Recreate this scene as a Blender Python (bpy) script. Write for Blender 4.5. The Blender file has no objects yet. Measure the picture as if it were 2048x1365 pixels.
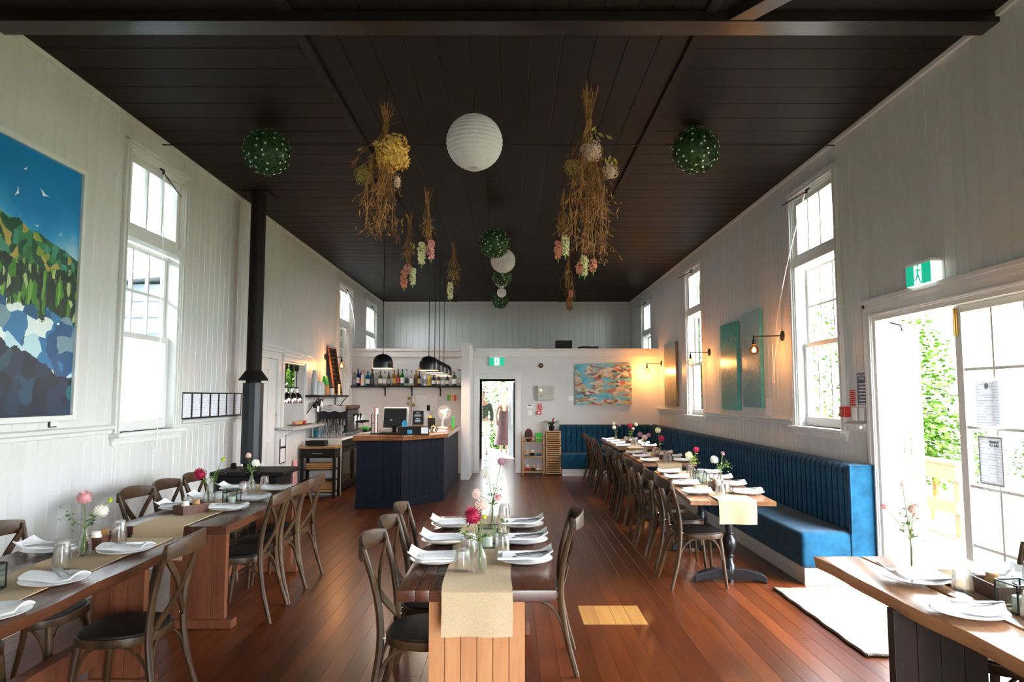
import bpy, bmesh, math, random
from mathutils import Vector, Matrix
random.seed(7)
SC = bpy.context.scene
COL = SC.collection
R = math.radians

# ------------------------------------------------------------------ camera
cam_d = bpy.data.cameras.new('camera')
cam_d.lens = 24.0
cam_d.sensor_width = 36.0
cam_d.clip_start = 0.05
cam_d.clip_end = 400
cam = bpy.data.objects.new('camera', cam_d)
COL.objects.link(cam)
cam.location = (0, 0, 1.58)
cam.rotation_euler = (R(90 + 4.628), 0, R(-0.084))
SC.camera = cam

# ------------------------------------------------------------------ sky, sun, exposure
world = bpy.data.worlds.new('sky')
SC.world = world
world.use_nodes = True
bg = world.node_tree.nodes['Background']
bg.inputs['Color'].default_value = (0.90, 0.935, 1.0, 1)
bg.inputs['Strength'].default_value = 13.0
sun_d = bpy.data.lights.new('sun', 'SUN')
sun_d.energy = 9.0
sun_d.angle = R(1.5)
sun_d.color = (1.0, 0.95, 0.86)
sun = bpy.data.objects.new('sun', sun_d)
COL.objects.link(sun)
sun.rotation_euler = Vector((0.02, 0.62, -0.78)).to_track_quat('-Z', 'Y').to_euler()

def portal(loc, rot, sx, sy):
    d = bpy.data.lights.new('daylight_portal', 'AREA')
    d.shape = 'RECTANGLE'; d.size = sx; d.size_y = sy
    d.cycles.is_portal = True
    o = bpy.data.objects.new('daylight_portal', d)
    COL.objects.link(o); o.location = loc; o.rotation_euler = rot
# portals only steer sampling of the sky through the openings, they give no light
for y in (6.28, 13.55, 16.03):
    portal((-3.50, y, 2.5), (0, R(-90), 0), 2.5, 1.0)
for y in (6.87, 11.4, 15.41):
    portal((3.27, y, 2.5), (0, R(90), 0), 2.5, 1.0)
portal((3.27, 4.72, 1.13), (0, R(90), 0), 2.26, 2.14)
portal((1.0, -1.58, 1.06), (R(90), 0, 0), 1.4, 2.1)
portal((3.27, 2.235, 2.5), (0, R(90), 0), 2.5, 1.0)
portal((-0.33, 17.7, 1.0), (R(-90), 0, 0), 0.9, 2.0)

SC.view_settings.view_transform = 'Standard'
SC.view_settings.look = 'None'
SC.view_settings.exposure = 1.75
SC.view_settings.gamma = 1.0
SC.view_settings.use_curve_mapping = False
cy = SC.cycles
cy.max_bounces = 12
cy.diffuse_bounces = 6
cy.glossy_bounces = 4
cy.transmission_bounces = 8
cy.transparent_max_bounces = 24
cy.caustics_reflective = False
cy.caustics_refractive = False
cy.sample_clamp_indirect = 8.0
cy.use_denoising = True
cy.blur_glossy = 0.5

# ------------------------------------------------------------------ materials
MATS = {}
def nt(name):
    m = bpy.data.materials.new(name); m.use_nodes = True
    t = m.node_tree; b = t.nodes['Principled BSDF']
    MATS[name] = m
    return m, t, b
def link(t, a, b): t.links.new(a, b)
def rgb(c): return (c[0], c[1], c[2], 1)
def mul(c, k): return tuple(min(1, x * k) for x in c)
def coords(t, scale=(1, 1, 1), kind='Object'):
    tc = t.nodes.new('ShaderNodeTexCoord'); mp = t.nodes.new('ShaderNodeMapping')
    mp.inputs['Scale'].default_value = scale
    link(t, tc.outputs[kind], mp.inputs['Vector'])
    return mp.outputs['Vector']
def ramp(t, fac, stops, interp='LINEAR'):
    r = t.nodes.new('ShaderNodeValToRGB'); r.color_ramp.interpolation = interp
    e = r.color_ramp.elements
    while len(e) < len(stops): e.new(0.5)
    for i, (p, c) in enumerate(stops):
        e[i].position = p; e[i].color = rgb(c)
    link(t, fac, r.inputs['Fac'])
    return r.outputs['Color']
def noise(t, vec, scale, detail=3, rough=.55, dist=0):
    n = t.nodes.new('ShaderNodeTexNoise')
    n.inputs['Scale'].default_value = scale; n.inputs['Detail'].default_value = detail
    n.inputs['Roughness'].default_value = rough; n.inputs['Distortion'].default_value = dist
    link(t, vec, n.inputs['Vector'])
    return n.outputs['Fac']
def mixc(t, f, a, b, mode='MIX'):
    n = t.nodes.new('ShaderNodeMix'); n.data_type = 'RGBA'; n.blend_type = mode
    for s, v in ((n.inputs[0], f), (n.inputs[6], a), (n.inputs[7], b)):
        if hasattr(v, 'is_output'): link(t, v, s)
        elif isinstance(v, (int, float)): s.default_value = v
        else: s.default_value = rgb(v)
    return n.outputs[2]
def mth(t, op, a, b=0.0):
    n = t.nodes.new('ShaderNodeMath'); n.operation = op
    for s, v in ((n.inputs[0], a), (n.inputs[1], b)):
        if hasattr(v, 'is_output'): link(t, v, s)
        else: s.default_value = v
    return n.outputs[0]
def bump(t, b, h, strength=.2, dist=.01):
    n = t.nodes.new('ShaderNodeBump'); n.inputs['Strength'].default_value = strength
    n.inputs['Distance'].default_value = dist
    link(t, h, n.inputs['Height']); link(t, n.outputs['Normal'], b.inputs['Normal'])
def mat(name, c, rough=.5, metal=0, var=.08, scale=6, stretch=(1, 1, 1), bmp=0, rnd=0, coat=0, sheen=0, spec=.5, emit=0, ecol=None):
    m, t, b = nt(name)
    b.inputs['Roughness'].default_value = rough; b.inputs['Metallic'].default_value = metal
    b.inputs['Specular IOR Level'].default_value = spec
    b.inputs['Coat Weight'].default_value = coat; b.inputs['Coat Roughness'].default_value = .15
    b.inputs['Sheen Weight'].default_value = sheen
    v = coords(t, stretch)
    f = noise(t, v, scale, 4)
    col = ramp(t, f, [(.3, mul(c, 1 - var)), (.7, mul(c, 1 + var))])
    if rnd:
        oi = t.nodes.new('ShaderNodeObjectInfo')
        k = ramp(t, oi.outputs['Random'], [(0, (1 - rnd,) * 3), (1, (1, 1, 1))])
        col = mixc(t, 1.0, col, k, 'MULTIPLY')
    link(t, col, b.inputs['Base Color'])
    if bmp: bump(t, b, f, bmp)
    if emit:
        b.inputs['Emission Color'].default_value = rgb(ecol or c); b.inputs['Emission Strength'].default_value = emit
    return m
def wood(name, dark, light, rough=.4, axis=1, scale=1.0, rnd=0.0, coat=0, bmp=.12, grain=14, spec=.35, rvar=.2, fine=.25):
    m, t, b = nt(name)
    st = [grain, grain, grain]; st[axis] = .9
    v = coords(t, tuple(s * scale for s in st))
    oi = t.nodes.new('ShaderNodeObjectInfo')
    sh = t.nodes.new('ShaderNodeVectorMath'); sh.operation = 'ADD'
    cb = t.nodes.new('ShaderNodeCombineXYZ')
    rr = mth(t, 'MULTIPLY', oi.outputs['Random'], 57.0)
    for i in range(3): link(t, rr, cb.inputs[i])
    link(t, v, sh.inputs[0]); link(t, cb.outputs[0], sh.inputs[1])
    f = noise(t, sh.outputs[0], 1.6, 5, .62, .6)
    f2 = noise(t, sh.outputs[0], 7.0, 3, .6)
    mixf = mth(t, 'ADD', mth(t, 'MULTIPLY', f, 1 - fine), mth(t, 'MULTIPLY', f2, fine))
    col = ramp(t, mixf, [(.32, dark), (.68, light)])
    if rnd:
        k = ramp(t, oi.outputs['Random'], [(0, (1 - rnd,) * 3), (1, (1.0, 1.0, 1.0))])
        col = mixc(t, 1.0, col, k, 'MULTIPLY')
    link(t, col, b.inputs['Base Color'])
    rgh = mth(t, 'ADD', mth(t, 'MULTIPLY', f2, rvar), rough - rvar / 2)
    link(t, rgh, b.inputs['Roughness'])
    b.inputs['Coat Weight'].default_value = coat; b.inputs['Coat Roughness'].default_value = .2
    b.inputs['Specular IOR Level'].default_value = spec
    if bmp: bump(t, b, mixf, bmp, .004)
    return m
def thin_glass(name, tint=(1, 1, 1), rough=.02):
    m, t, b = nt(name); t.nodes.remove(b)
    out = t.nodes['Material Output']
    tr = t.nodes.new('ShaderNodeBsdfTransparent'); tr.inputs['Color'].default_value = rgb(tint)
    gl = t.nodes.new('ShaderNodeBsdfGlossy'); gl.inputs['Roughness'].default_value = rough
    lw_ = t.nodes.new('ShaderNodeLayerWeight'); lw_.inputs['Blend'].default_value = .5
    fac = mth(t, 'ADD', mth(t, 'MULTIPLY', mth(t, 'POWER', lw_.outputs['Facing'], 4.0), .45), .025)
    mx = t.nodes.new('ShaderNodeMixShader')
    link(t, fac, mx.inputs[0]); link(t, tr.outputs[0], mx.inputs[1]); link(t, gl.outputs[0], mx.inputs[2])
    link(t, mx.outputs[0], out.inputs['Surface'])
    return m
def solid_glass(name, tint=(1, 1, 1), clear=.45, ior=1.45):
    m, t, b = nt(name); t.nodes.remove(b)
    out = t.nodes['Material Output']
    tr = t.nodes.new('ShaderNodeBsdfTransparent'); tr.inputs['Color'].default_value = rgb(tint)
    gl = t.nodes.new('ShaderNodeBsdfGlass'); gl.inputs['Roughness'].default_value = 0; gl.inputs['IOR'].default_value = ior
    gl.inputs['Color'].default_value = rgb(tint)
    mx = t.nodes.new('ShaderNodeMixShader'); mx.inputs[0].default_value = 1 - clear
    link(t, tr.outputs[0], mx.inputs[1]); link(t, gl.outputs[0], mx.inputs[2])
    link(t, mx.outputs[0], out.inputs['Surface'])
    return m

WHITE = (.60, .595, .57)
mat('wall_paint', WHITE, .42, var=.03, scale=2.5, rnd=.05)
mat('trim_paint', (.68, .675, .65), .3, var=.03, scale=3)
mat('plaster', (.66, .66, .645), .6, var=.03, scale=2)
mat('ceiling_paint', (.0150, .0108, .0106), .6, var=.12, scale=2, rnd=.25, spec=.12)
mat('beam_paint', (.012, .009, .009), .3, var=.1, scale=3)
wood('floor_wood', (.088, .0195, .0052), (.172, .041, .0098), .29, 1, .6, rnd=.42, coat=.10, bmp=0, grain=7, spec=.25, rvar=.03, fine=.08)
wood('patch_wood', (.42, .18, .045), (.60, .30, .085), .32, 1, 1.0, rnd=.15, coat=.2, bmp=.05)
wood('table_wood', (.045, .015, .008), (.130, .046, .021), .30, 1, 1.0, rnd=.2, coat=.3, bmp=.06, grain=8)
wood('table_edge', (.10, .03, .014), (.26, .085, .04), .45, 1, 1.0, bmp=.2, grain=10)
wood('panel_wood', (.105, .030, .013), (.23, .078, .034), .42, 2, 1.0, rnd=.12, bmp=.1, grain=9)
wood('pale_panel', (.48, .185, .070), (.64, .31, .13), .48, 2, 1.0, rnd=.12, bmp=.1, grain=9)
wood('oak', (.014, .006, .002), (.088, .042, .012), .48, 2, 1.0, rnd=.15, bmp=.12, grain=13)
wood('oak_rail', (.014, .006, .002), (.080, .037, .011), .44, 0, 1.0, rnd=.15, bmp=.12, grain=13)
wood('dark_box', (.05, .014, .006), (.11, .036, .016), .5, 0, 1.0, bmp=.15)
wood('bamboo', (.42, .22, .075), (.58, .33, .13), .45, 0, 1.0, bmp=.05)
wood('bar_wood', (.13, .040, .012), (.38, .145, .045), .28, 0, 1.0, coat=.4, bmp=.06, grain=9)
wood('fence_wood', (.13, .09, .05), (.20, .14, .085), .7, 0, 1.0, bmp=.1)
wood('butcher', (.34, .17, .06), (.5, .28, .11), .45, 0, 1.0)
mat('seat_dark', (.012, .010, .009), .6, var=.25, scale=20, bmp=.2, spec=.2)
mat('burlap', (.60, .445, .275), .95, var=.10, scale=260, stretch=(1, .25, 1), bmp=.3)
mat('linen', (.90, .90, .90), .85, var=.03, scale=30, bmp=.15)
mat('china', (.86, .86, .85), .16, var=.01)
mat('steel', (.30, .30, .31), .25, 1, var=.1)
mat('chrome', (.65, .65, .66), .12, 1, var=.02)
mat('black_metal', (.008, .0075, .0075), .5, 0, var=.1, spec=.25)
mat('black_gloss', (.007, .007, .008), .3, 0, var=.1, spec=.35)
mat('brass', (.55, .36, .11), .3, 1, var=.1)
mat('gold_inner', (.75, .48, .18), .4, 0, var=.05)
mat('navy_sign', (.03, .07, .13), .5, var=.05)
mat('velvet', (.008, .062, .122), .9, var=.3, scale=9, spec=.1, sheen=.10, bmp=.1)
mat('navy', (.0055, .007, .015), .55, var=.12, scale=4, spec=.15)
mat('stove_iron', (.009, .0075, .0075), .6, var=.15, spec=.15)
mat('flue_steel', (.012, .014, .016), .4, var=.1, spec=.35)
wood('dark_panel', (.010, .005, .004), (.028, .013, .009), .55, 2, 1.0, bmp=.1, grain=9)
mat('jute', (.22, .19, .145), .95, var=.18, scale=60, bmp=.6)
mat('white_plastic', (.82, .82, .80), .35, var=.02)
mat('grey_plastic', (.45, .47, .40), .45, var=.04)
mat('paper', (.83, .83, .84), .8, var=.02)
mat('red', (.55, .03, .025), .4, var=.05)
mat('green_plastic', (.02, .42, .03), .4, var=.05)
mat('candle', (.86, .80, .68), .6, var=.03)
mat('ceramic_grey', (.40, .45, .46), .4, var=.05)
mat('leaf', (.10, .24, .035), .55, var=.4, scale=30)
mat('leaf_dark', (.014, .062, .009), .6, var=.5, scale=30)
mat('leaf_bright', (.16, .33, .04), .55, var=.45, scale=8)
mat('garden_leaf', (.050, .115, .010), .6, var=.5, scale=5, spec=.2)
mat('garden_hedge', (.026, .060, .012), .6, var=.5, scale=5, spec=.2)
mat('kraft', (.5, .3, .12), .8, var=.1)
mat('stem_green', (.16, .24, .06), .6, var=.2)
mat('dried', (.34, .16, .045), .8, var=.5, scale=15)
mat('dried_dark', (.15, .065, .02), .85, var=.4, scale=15)
mat('dried_gold', (.88, .50, .13), .8, var=.35, scale=25)
mat('dried_pink', (.62, .44, .34), .8, var=.35, scale=30)
mat('dried_olive', (.32, .24, .06), .8, var=.4, scale=25)
for n_, c_ in (('petal_white', (.85, .83, .74)), ('petal_pink', (.82, .42, .42)), ('petal_crimson', (.42, .008, .055)), ('petal_blush', (.80, .58, .50)),
               ('petal_mauve', (.42, .22, .27)), ('petal_coral', (.72, .32, .22)), ('petal_lime', (.55, .62, .05)), ('petal_cream', (.78, .76, .48))):
    mat(n_, c_, .65, var=.18, scale=40)
mat('grass', (.125, .15, .085), .9, var=.35, scale=3)
mat('granite', (.42, .41, .40), .3, var=.5, scale=60)
mat('concrete', (.42, .41, .39), .85, var=.08)
mat('roof_iron', (.30, .31, .33), .6, var=.05)
mat('weatherboard', (.30, .36, .42), .6, var=.06)
mat('hill', (.30, .40, .24), .95, var=.3, scale=.2)
mat('skin', (.30, .15, .10), .5, var=.06)
mat('hair_brown', (.09, .05, .03), .6, var=.2)
mat('hair_blond', (.62, .45, .24), .6, var=.2)
mat('cloth_green', (.020, .026, .015), .85, var=.15)
mat('cloth_mauve', (.060, .022, .026), .8, var=.15)
mat('cloth_cream', (.45, .43, .38), .85, var=.06)
mat('shoe', (.05, .035, .03), .5)
mat('bulb_glow', (1, .62, .25), .3, emit=16, ecol=(1.0, .58, .22))
mat('exit_green', (.0, .38, .20), .4, emit=.22, ecol=(.0, .55, .33))
mat('exit_white', (.9, .95, .92), .4, emit=.40, ecol=(.85, 1.0, .95))
mat('led_amber', (1, .6, .05), .4, emit=6, ecol=(1, .55, .05))
mat('frosted', (.88, .90, .90), .5, var=.01)
thin_glass('pane_glass', (.97, .99, .99))
thin_glass('lantern_glass', (.90, .96, .96))
thin_glass('amber_glass', (.95, .62, .34))
solid_glass('tumbler_glass', (1, 1, 1), .5)
solid_glass('vase_glass', (1, 1, 1), .7)

# ------------------------------------------------------------------ mesh builder
class MB:
    def __init__(s): s.v = []; s.f = []
    def add(s, vs, fs):
        n = len(s.v); s.v += [tuple(v) for v in vs]; s.f += [tuple(i + n for i in f) for f in fs]; return s
    def box(s, x0, x1, y0, y1, z0, z1):
        return s.add([(x, y, z) for z in (z0, z1) for y in (y0, y1) for x in (x0, x1)],
                     [(0, 2, 3, 1), (4, 5, 7, 6), (0, 1, 5, 4), (2, 6, 7, 3), (0, 4, 6, 2), (1, 3, 7, 5)])
    def cbox(s, c, d):
        return s.box(c[0] - d[0] / 2, c[0] + d[0] / 2, c[1] - d[1] / 2, c[1] + d[1] / 2, c[2] - d[2] / 2, c[2] + d[2] / 2)
    def tube(s, pts, r, n=8, cap=True, flat=1.0):
        pts = [Vector(p) for p in pts]
        rs = r if isinstance(r, (list, tuple)) else [r] * len(pts)
        rings = []; up = None
        for i, p in enumerate(pts):
            t = (pts[min(i + 1, len(pts) - 1)] - pts[max(i - 1, 0)]).normalized()
            if up is None:
                a = Vector((0, 0, 1)) if abs(t.z) < .9 else Vector((1, 0, 0))
                u = t.cross(a).normalized()
            else:
                u = (up - t * up.dot(t)).normalized()
            up = u; w = t.cross(u)
            rings.append([p + (u * math.cos(2 * math.pi * k / n) + w * flat * math.sin(2 * math.pi * k / n)) * rs[i] for k in range(n)])
        vs = [v for rg in rings for v in rg]; fs = []
        for i in range(len(pts) - 1):
            for k in range(n):
                a, b = i * n + k, i * n + (k + 1) % n
                fs.append((a, b, b + n, a + n))
        if cap:
            fs.append(tuple(range(n - 1, -1, -1))); fs.append(tuple((len(pts) - 1) * n + k for k in range(n)))
        return s.add(vs, fs)
    def lathe(s, prof, n=20, o=(0, 0, 0), rot=0):
        vs = []; fs = []
        for r, z in prof:
            for k in range(n):
                a = 2 * math.pi * k / n + rot
                vs.append((o[0] + r * math.cos(a), o[1] + r * math.sin(a), o[2] + z))
        for i in range(len(prof) - 1):
            for k in range(n):
                a, b = i * n + k, i * n + (k + 1) % n
                fs.append((a, b, b + n, a + n))
        fs.append(tuple(range(n - 1, -1, -1))); fs.append(tuple((len(prof) - 1) * n + k for k in range(n)))
        return s.add(vs, fs)
    def sphere(s, c, r, n=14, m=8, sq=(1, 1, 1)):
        vs = [(c[0], c[1], c[2] - r * sq[2])]
        for i in range(1, m):
            a = math.pi * i / m
            for k in range(n):
                b = 2 * math.pi * k / n
                vs.append((c[0] + r * sq[0] * math.sin(a) * math.cos(b), c[1] + r * sq[1] * math.sin(a) * math.sin(b), c[2] - r * sq[2] * math.cos(a)))
        vs.append((c[0], c[1], c[2] + r * sq[2])); fs = []
        for k in range(n):
            fs.append((0, 1 + (k + 1) % n, 1 + k))
            for i in range(m - 2):
                a, b = 1 + i * n + k, 1 + i * n + (k + 1) % n
                fs.append((a, b, b + n, a + n))
            fs.append((1 + (m - 2) * n + k, 1 + (m - 2) * n + (k + 1) % n, len(vs) - 1))
        return s.add(vs, fs)
    def prism(s, pts, z0, z1):       # outline in xy (counter-clockwise), extruded along z
        n = len(pts)
        return s.add([(x, y, z0) for x, y in pts] + [(x, y, z1) for x, y in pts],
                     [tuple(range(n - 1, -1, -1)), tuple(range(n, 2 * n))] + [(i, (i + 1) % n, n + (i + 1) % n, n + i) for i in range(n)])
    def prism_x(s, pts, x0, x1):     # outline in yz
        n = len(pts)
        return s.add([(x0, y, z) for y, z in pts] + [(x1, y, z) for y, z in pts],
                     [tuple(range(n - 1, -1, -1)), tuple(range(n, 2 * n))] + [(i, (i + 1) % n, n + (i + 1) % n, n + i) for i in range(n)])
    def prism_y(s, pts, y0, y1):     # outline in xz
        n = len(pts)
        return s.add([(x, y0, z) for x, z in pts] + [(x, y1, z) for x, z in pts],
                     [tuple(range(n)), tuple(range(2 * n - 1, n - 1, -1))] + [(i, n + i, n + (i + 1) % n, (i + 1) % n) for i in range(n)])
    def sheet(s, nx, ny, fn, th=.004):  # thin cloth / paper with both faces; fn(u,v) -> point
        top = [Vector(fn(i / nx, j / ny)) for j in range(ny + 1) for i in range(nx + 1)]
        bot = [p - Vector((0, 0, th)) for p in top]
        W = nx + 1; n = len(top); fs = []
        for j in range(ny):
            for i in range(nx):
                a = j * W + i
                fs.append((a, a + 1, a + 1 + W, a + W)); fs.append((n + a, n + a + W, n + a + 1 + W, n + a + 1))
        for i in range(nx):
            fs.append((i, n + i, n + i + 1, i + 1)); a = ny * W + i; fs.append((a, a + 1, n + a + 1, n + a))
        for j in range(ny):
            a = j * W; fs.append((a, a + W, n + a + W, n + a)); a = j * W + nx; fs.append((a, n + a, n + a + W, a + W))
        return s.add(top + bot, fs)
    def leafquad(s, c, d, w, l, nrm):
        c = Vector(c); d = Vector(d).normalized(); nrm = Vector(nrm)
        sd = d.cross(nrm)
        sd = sd.normalized() if sd.length > 1e-5 else Vector((1, 0, 0))
        return s.add([c, c + d * l * .5 + sd * w * .5, c + d * l, c + d * l * .5 - sd * w * .5], [(0, 1, 2, 3)])
    def mesh(s, name, bevel=0, segs=2, recalc=True):
        me = bpy.data.meshes.new(name)
        me.from_pydata(s.v, [], s.f)
        if recalc or bevel:
            bm = bmesh.new(); bm.from_mesh(me)
            if recalc: bmesh.ops.recalc_face_normals(bm, faces=bm.faces)
            if bevel:
                es = [e for e in bm.edges if len(e.link_faces) == 2 and e.calc_face_angle(0) > .6]
                bmesh.ops.bevel(bm, geom=es, offset=bevel, segments=segs, profile=.6, affect='EDGES', clamp_overlap=True)
            bm.to_mesh(me); bm.free()
        return me

def props(o, label=None, cat=None, group=None, kind=None):
    if label: o['label'] = label
    if cat: o['category'] = cat
    if group: o['group'] = group
    if kind: o['kind'] = kind
    return o
def ob(name, mb, m, parent=None, loc=(0, 0, 0), rz=0, smooth=False, bevel=0, segs=2, recalc=True, **kw):
    me = mb if isinstance(mb, bpy.types.Mesh) else mb.mesh(name, bevel, segs, recalc)
    if not me.materials:
        me.materials.append(MATS[m] if isinstance(m, str) else m)
    if smooth:
        me.shade_smooth(); me.set_sharp_from_angle(angle=R(45))
    o = bpy.data.objects.new(name, me); COL.objects.link(o)
    o.parent = parent; o.location = loc
    if rz: o.rotation_euler = (0, 0, rz)
    return props(o, **kw)
def thing(name, label, cat, loc=(0, 0, 0), rz=0, group=None):
    o = bpy.data.objects.new(name, None); COL.objects.link(o)
    o.empty_display_size = .1
    o.location = loc; o.rotation_euler = (0, 0, rz)
    return props(o, label, cat, group)
def holder(name):
    o = bpy.data.objects.new(name, None); COL.objects.link(o); o['kind'] = 'structure'; return o
def dup(o, parent=None, **kw):
    c = o.copy(); COL.objects.link(c); c.parent = parent
    if parent is None:
        for k, v in kw.items():
            if k == 'loc': c.location = v
            elif k == 'rz': c.rotation_euler = (0, 0, v)
            elif k == 'cat': c['category'] = v
            elif v is not None: c[k] = v
    for ch in list(o.children): dup(ch, c)
    return c
def text(name, s, size, loc, rot, m, parent=None, align='CENTER', ext=.0006, sx=1):
    d = bpy.data.curves.new(name, 'FONT'); d.body = s; d.size = size; d.extrude = ext
    d.align_x = align; d.align_y = 'CENTER'
    c = bpy.data.objects.new(name, d); COL.objects.link(c)
    me = bpy.data.meshes.new_from_object(c.evaluated_get(bpy.context.evaluated_depsgraph_get()))
    bpy.data.objects.remove(c); bpy.data.curves.remove(d)
    me.materials.clear(); me.materials.append(MATS[m])
    o = bpy.data.objects.new(name, me); COL.objects.link(o); o.parent = parent
    o.location = loc; o.rotation_euler = rot; o.scale = (sx, 1, 1)
    return o
ORD = ['first', 'second', 'third', 'fourth', 'fifth', 'sixth', 'seventh', 'eighth', 'ninth', 'tenth', 'eleventh', 'twelfth', 'thirteenth',
       'fourteenth', 'fifteenth', 'sixteenth', 'seventeenth', 'eighteenth', 'nineteenth', 'twentieth', 'twenty-first', 'twenty-second',
       'twenty-third', 'twenty-fourth', 'twenty-fifth', 'twenty-sixth']
def arc(p0, p1, p2, n=8):       # quadratic curve
    a, b, c = Vector(p0), Vector(p1), Vector(p2)
    return [a * (1 - t) ** 2 + b * 2 * t * (1 - t) + c * t * t for t in [i / n for i in range(n + 1)]]
def spline(pts, n=6):           # catmull-rom through points
    P = [Vector(p) for p in pts]; P = [P[0] * 2 - P[1]] + P + [P[-1] * 2 - P[-2]]
    out = []
    for i in range(1, len(P) - 2):
        for k in range(n):
            t = k / n; a, b, c, d = P[i - 1], P[i], P[i + 1], P[i + 2]
            out.append(.5 * (2 * b + (c - a) * t + (2 * a - 5 * b + 4 * c - d) * t * t + (3 * b - a - 3 * c + d) * t ** 3))
    out.append(P[-2]); return out
# ------------------------------------------------------------------ printed and painted surfaces
wood('bar_top', (.19, .075, .028), (.36, .17, .075), .3, 1, 1.0, rnd=.15, coat=.3, bmp=.05, grain=9)
mat('swatch_blue', (.02, .30, .52), .5, var=.5, scale=25)
mat('swatch_yellow', (.75, .55, .03), .5, var=.05)
mat('canvas_edge', (.10, .42, .40), .8, var=.3, scale=5)
wood('canvas_wood', (.22, .11, .05), (.36, .2, .1), .6, 2)
def lines_material(name, paper, ink, step, duty=.45, axis=2, ragged=18):
    m, t, b = nt(name); b.inputs['Roughness'].default_value = .85; b.inputs['Specular IOR Level'].default_value = .1
    v = coords(t); sx = t.nodes.new('ShaderNodeSeparateXYZ'); link(t, v, sx.inputs[0])
    z = mth(t, 'FRACT', mth(t, 'MULTIPLY', sx.outputs[axis], 1.0 / step))
    on_ = mth(t, 'LESS_THAN', z, duty)
    row = mth(t, 'FLOOR', mth(t, 'MULTIPLY', sx.outputs[axis], 1.0 / step))
    cb = t.nodes.new('ShaderNodeCombineXYZ')
    link(t, mth(t, 'ADD', sx.outputs[0], sx.outputs[1]), cb.inputs[0]); link(t, mth(t, 'MULTIPLY', row, 3.7), cb.inputs[1])
    n_ = noise(t, cb.outputs[0], ragged, 2)
    f = mth(t, 'MULTIPLY', on_, mth(t, 'GREATER_THAN', n_, .47))
    link(t, mixc(t, f, paper, ink), b.inputs['Base Color'])
lines_material('print_lines', (.74, .74, .78), (.60, .59, .64), .018)
lines_material('chalk_lines', (.006, .005, .005), (.075, .075, .072), .075, .2, 2, 22)
lines_material('small_print', (.78, .78, .80), (.62, .62, .65), .020, .3)
wood('honey_wood', (.30, .135, .055), (.46, .24, .115), .3, 1, 1.0, rnd=.1, coat=.3, bmp=.05, grain=7)
lines_material('notice_print', (.030, .075, .14), (.72, .76, .80), .022, .35, 2, 40)
lines_material('red_print', (.55, .035, .03), (.80, .70, .66), .018, .35, 2, 40)

def landscape():
    m, t, b = nt('landscape_paint'); b.inputs['Roughness'].default_value = .35
    v = coords(t); sx = t.nodes.new('ShaderNodeSeparateXYZ'); link(t, v, sx.inputs[0])
    Y, Z = sx.outputs[1], sx.outputs[2]            # local: y 0..1.55 along the wall, z 0..1.9
    def vor(scale, feat='F1', stretch=(1, 1, 1)):
        n_ = t.nodes.new('ShaderNodeTexVoronoi'); n_.inputs['Scale'].default_value = scale; n_.inputs['Randomness'].default_value = 1
        mp = t.nodes.new('ShaderNodeMapping'); mp.inputs['Scale'].default_value = stretch; link(t, v, mp.inputs['Vector'])
        ad = t.nodes.new('ShaderNodeVectorMath'); ad.operation = 'ADD'
        nz = t.nodes.new('ShaderNodeTexNoise'); nz.inputs['Scale'].default_value = 4; link(t, v, nz.inputs['Vector'])
        sc = t.nodes.new('ShaderNodeVectorMath'); sc.operation = 'SCALE'; sc.inputs['Scale'].default_value = .22; link(t, nz.outputs['Color'], sc.inputs[0])
        link(t, mp.outputs[0], ad.inputs[0]); link(t, sc.outputs[0], ad.inputs[1]); link(t, ad.outputs[0], n_.inputs['Vector'])
        return n_.outputs['Color']
    def bw(c):
        n_ = t.nodes.new('ShaderNodeSeparateColor'); link(t, c, n_.inputs[0]); return n_.outputs[0]
    n1 = noise(t, v, 2.2, 4); n2 = noise(t, v, 6, 5, .65)
    # sky
    cl = mth(t, 'ADD', mth(t, 'MULTIPLY', n1, .7), mth(t, 'MULTIPLY', mth(t, 'SUBTRACT', 1.62, Z), .9))
    sky = ramp(t, cl, [(.42, (.004, .20, .50)), (.60, (.03, .32, .64)), (.72, (.30, .55, .74)), (.84, (.66, .76, .80))])
    # hills
    hv = bw(vor(15))
    hill = ramp(t, hv, [(.0, (.01, .07, .04)), (.3, (.03, .20, .07)), (.5, (.05, .26, .18)), (.66, (.22, .30, .04)), (.8, (.42, .34, .08)), (.92, (.03, .13, .05))], 'CONSTANT')
    # reeds
    rv = bw(vor(14, stretch=(1, 2.4, .7)))
    reed = ramp(t, rv, [(.0, (.006, .022, .014)), (.42, (.01, .045, .016)), (.62, (.05, .20, .02)), (.8, (.16, .36, .05)), (.93, (.40, .52, .22))], 'CONSTANT')
    # rocks and foam
    kv = bw(vor(7.5, stretch=(1, .9, 1.1)))
    rock = ramp(t, kv, [(.0, (.01, .08, .20)), (.3, (.02, .17, .36)), (.48, (.45, .66, .72)), (.62, (.70, .80, .78)), (.82, (.16, .27, .34))], 'CONSTANT')
    dv = bw(vor(7))
    deep = ramp(t, dv, [(.0, (.006, .016, .038)), (.5, (.008, .030, .070)), (.75, (.010, .055, .11)), (.9, (.008, .12, .13)), (.95, (.012, .07, .10))], 'CONSTANT')
    def above(level, slope, wob): # 1 where z is above a wobbly, sloping line
        l = mth(t, 'ADD', mth(t, 'ADD', mth(t, 'MULTIPLY', Y, slope), level), mth(t, 'MULTIPLY', mth(t, 'SUBTRACT', n2, .5), wob))
        return mth(t, 'GREATER_THAN', Z, l)
    col = mixc(t, above(.86, -.36, .18), deep, rock)
    col = mixc(t, above(.98, -.17, .5), col, reed)
    col = mixc(t, above(1.10, .0, .22), col, hill)
    col = mixc(t, above(1.56, -.22, .12), col, sky)
    link(t, col, b.inputs['Base Color'])
landscape()
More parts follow.
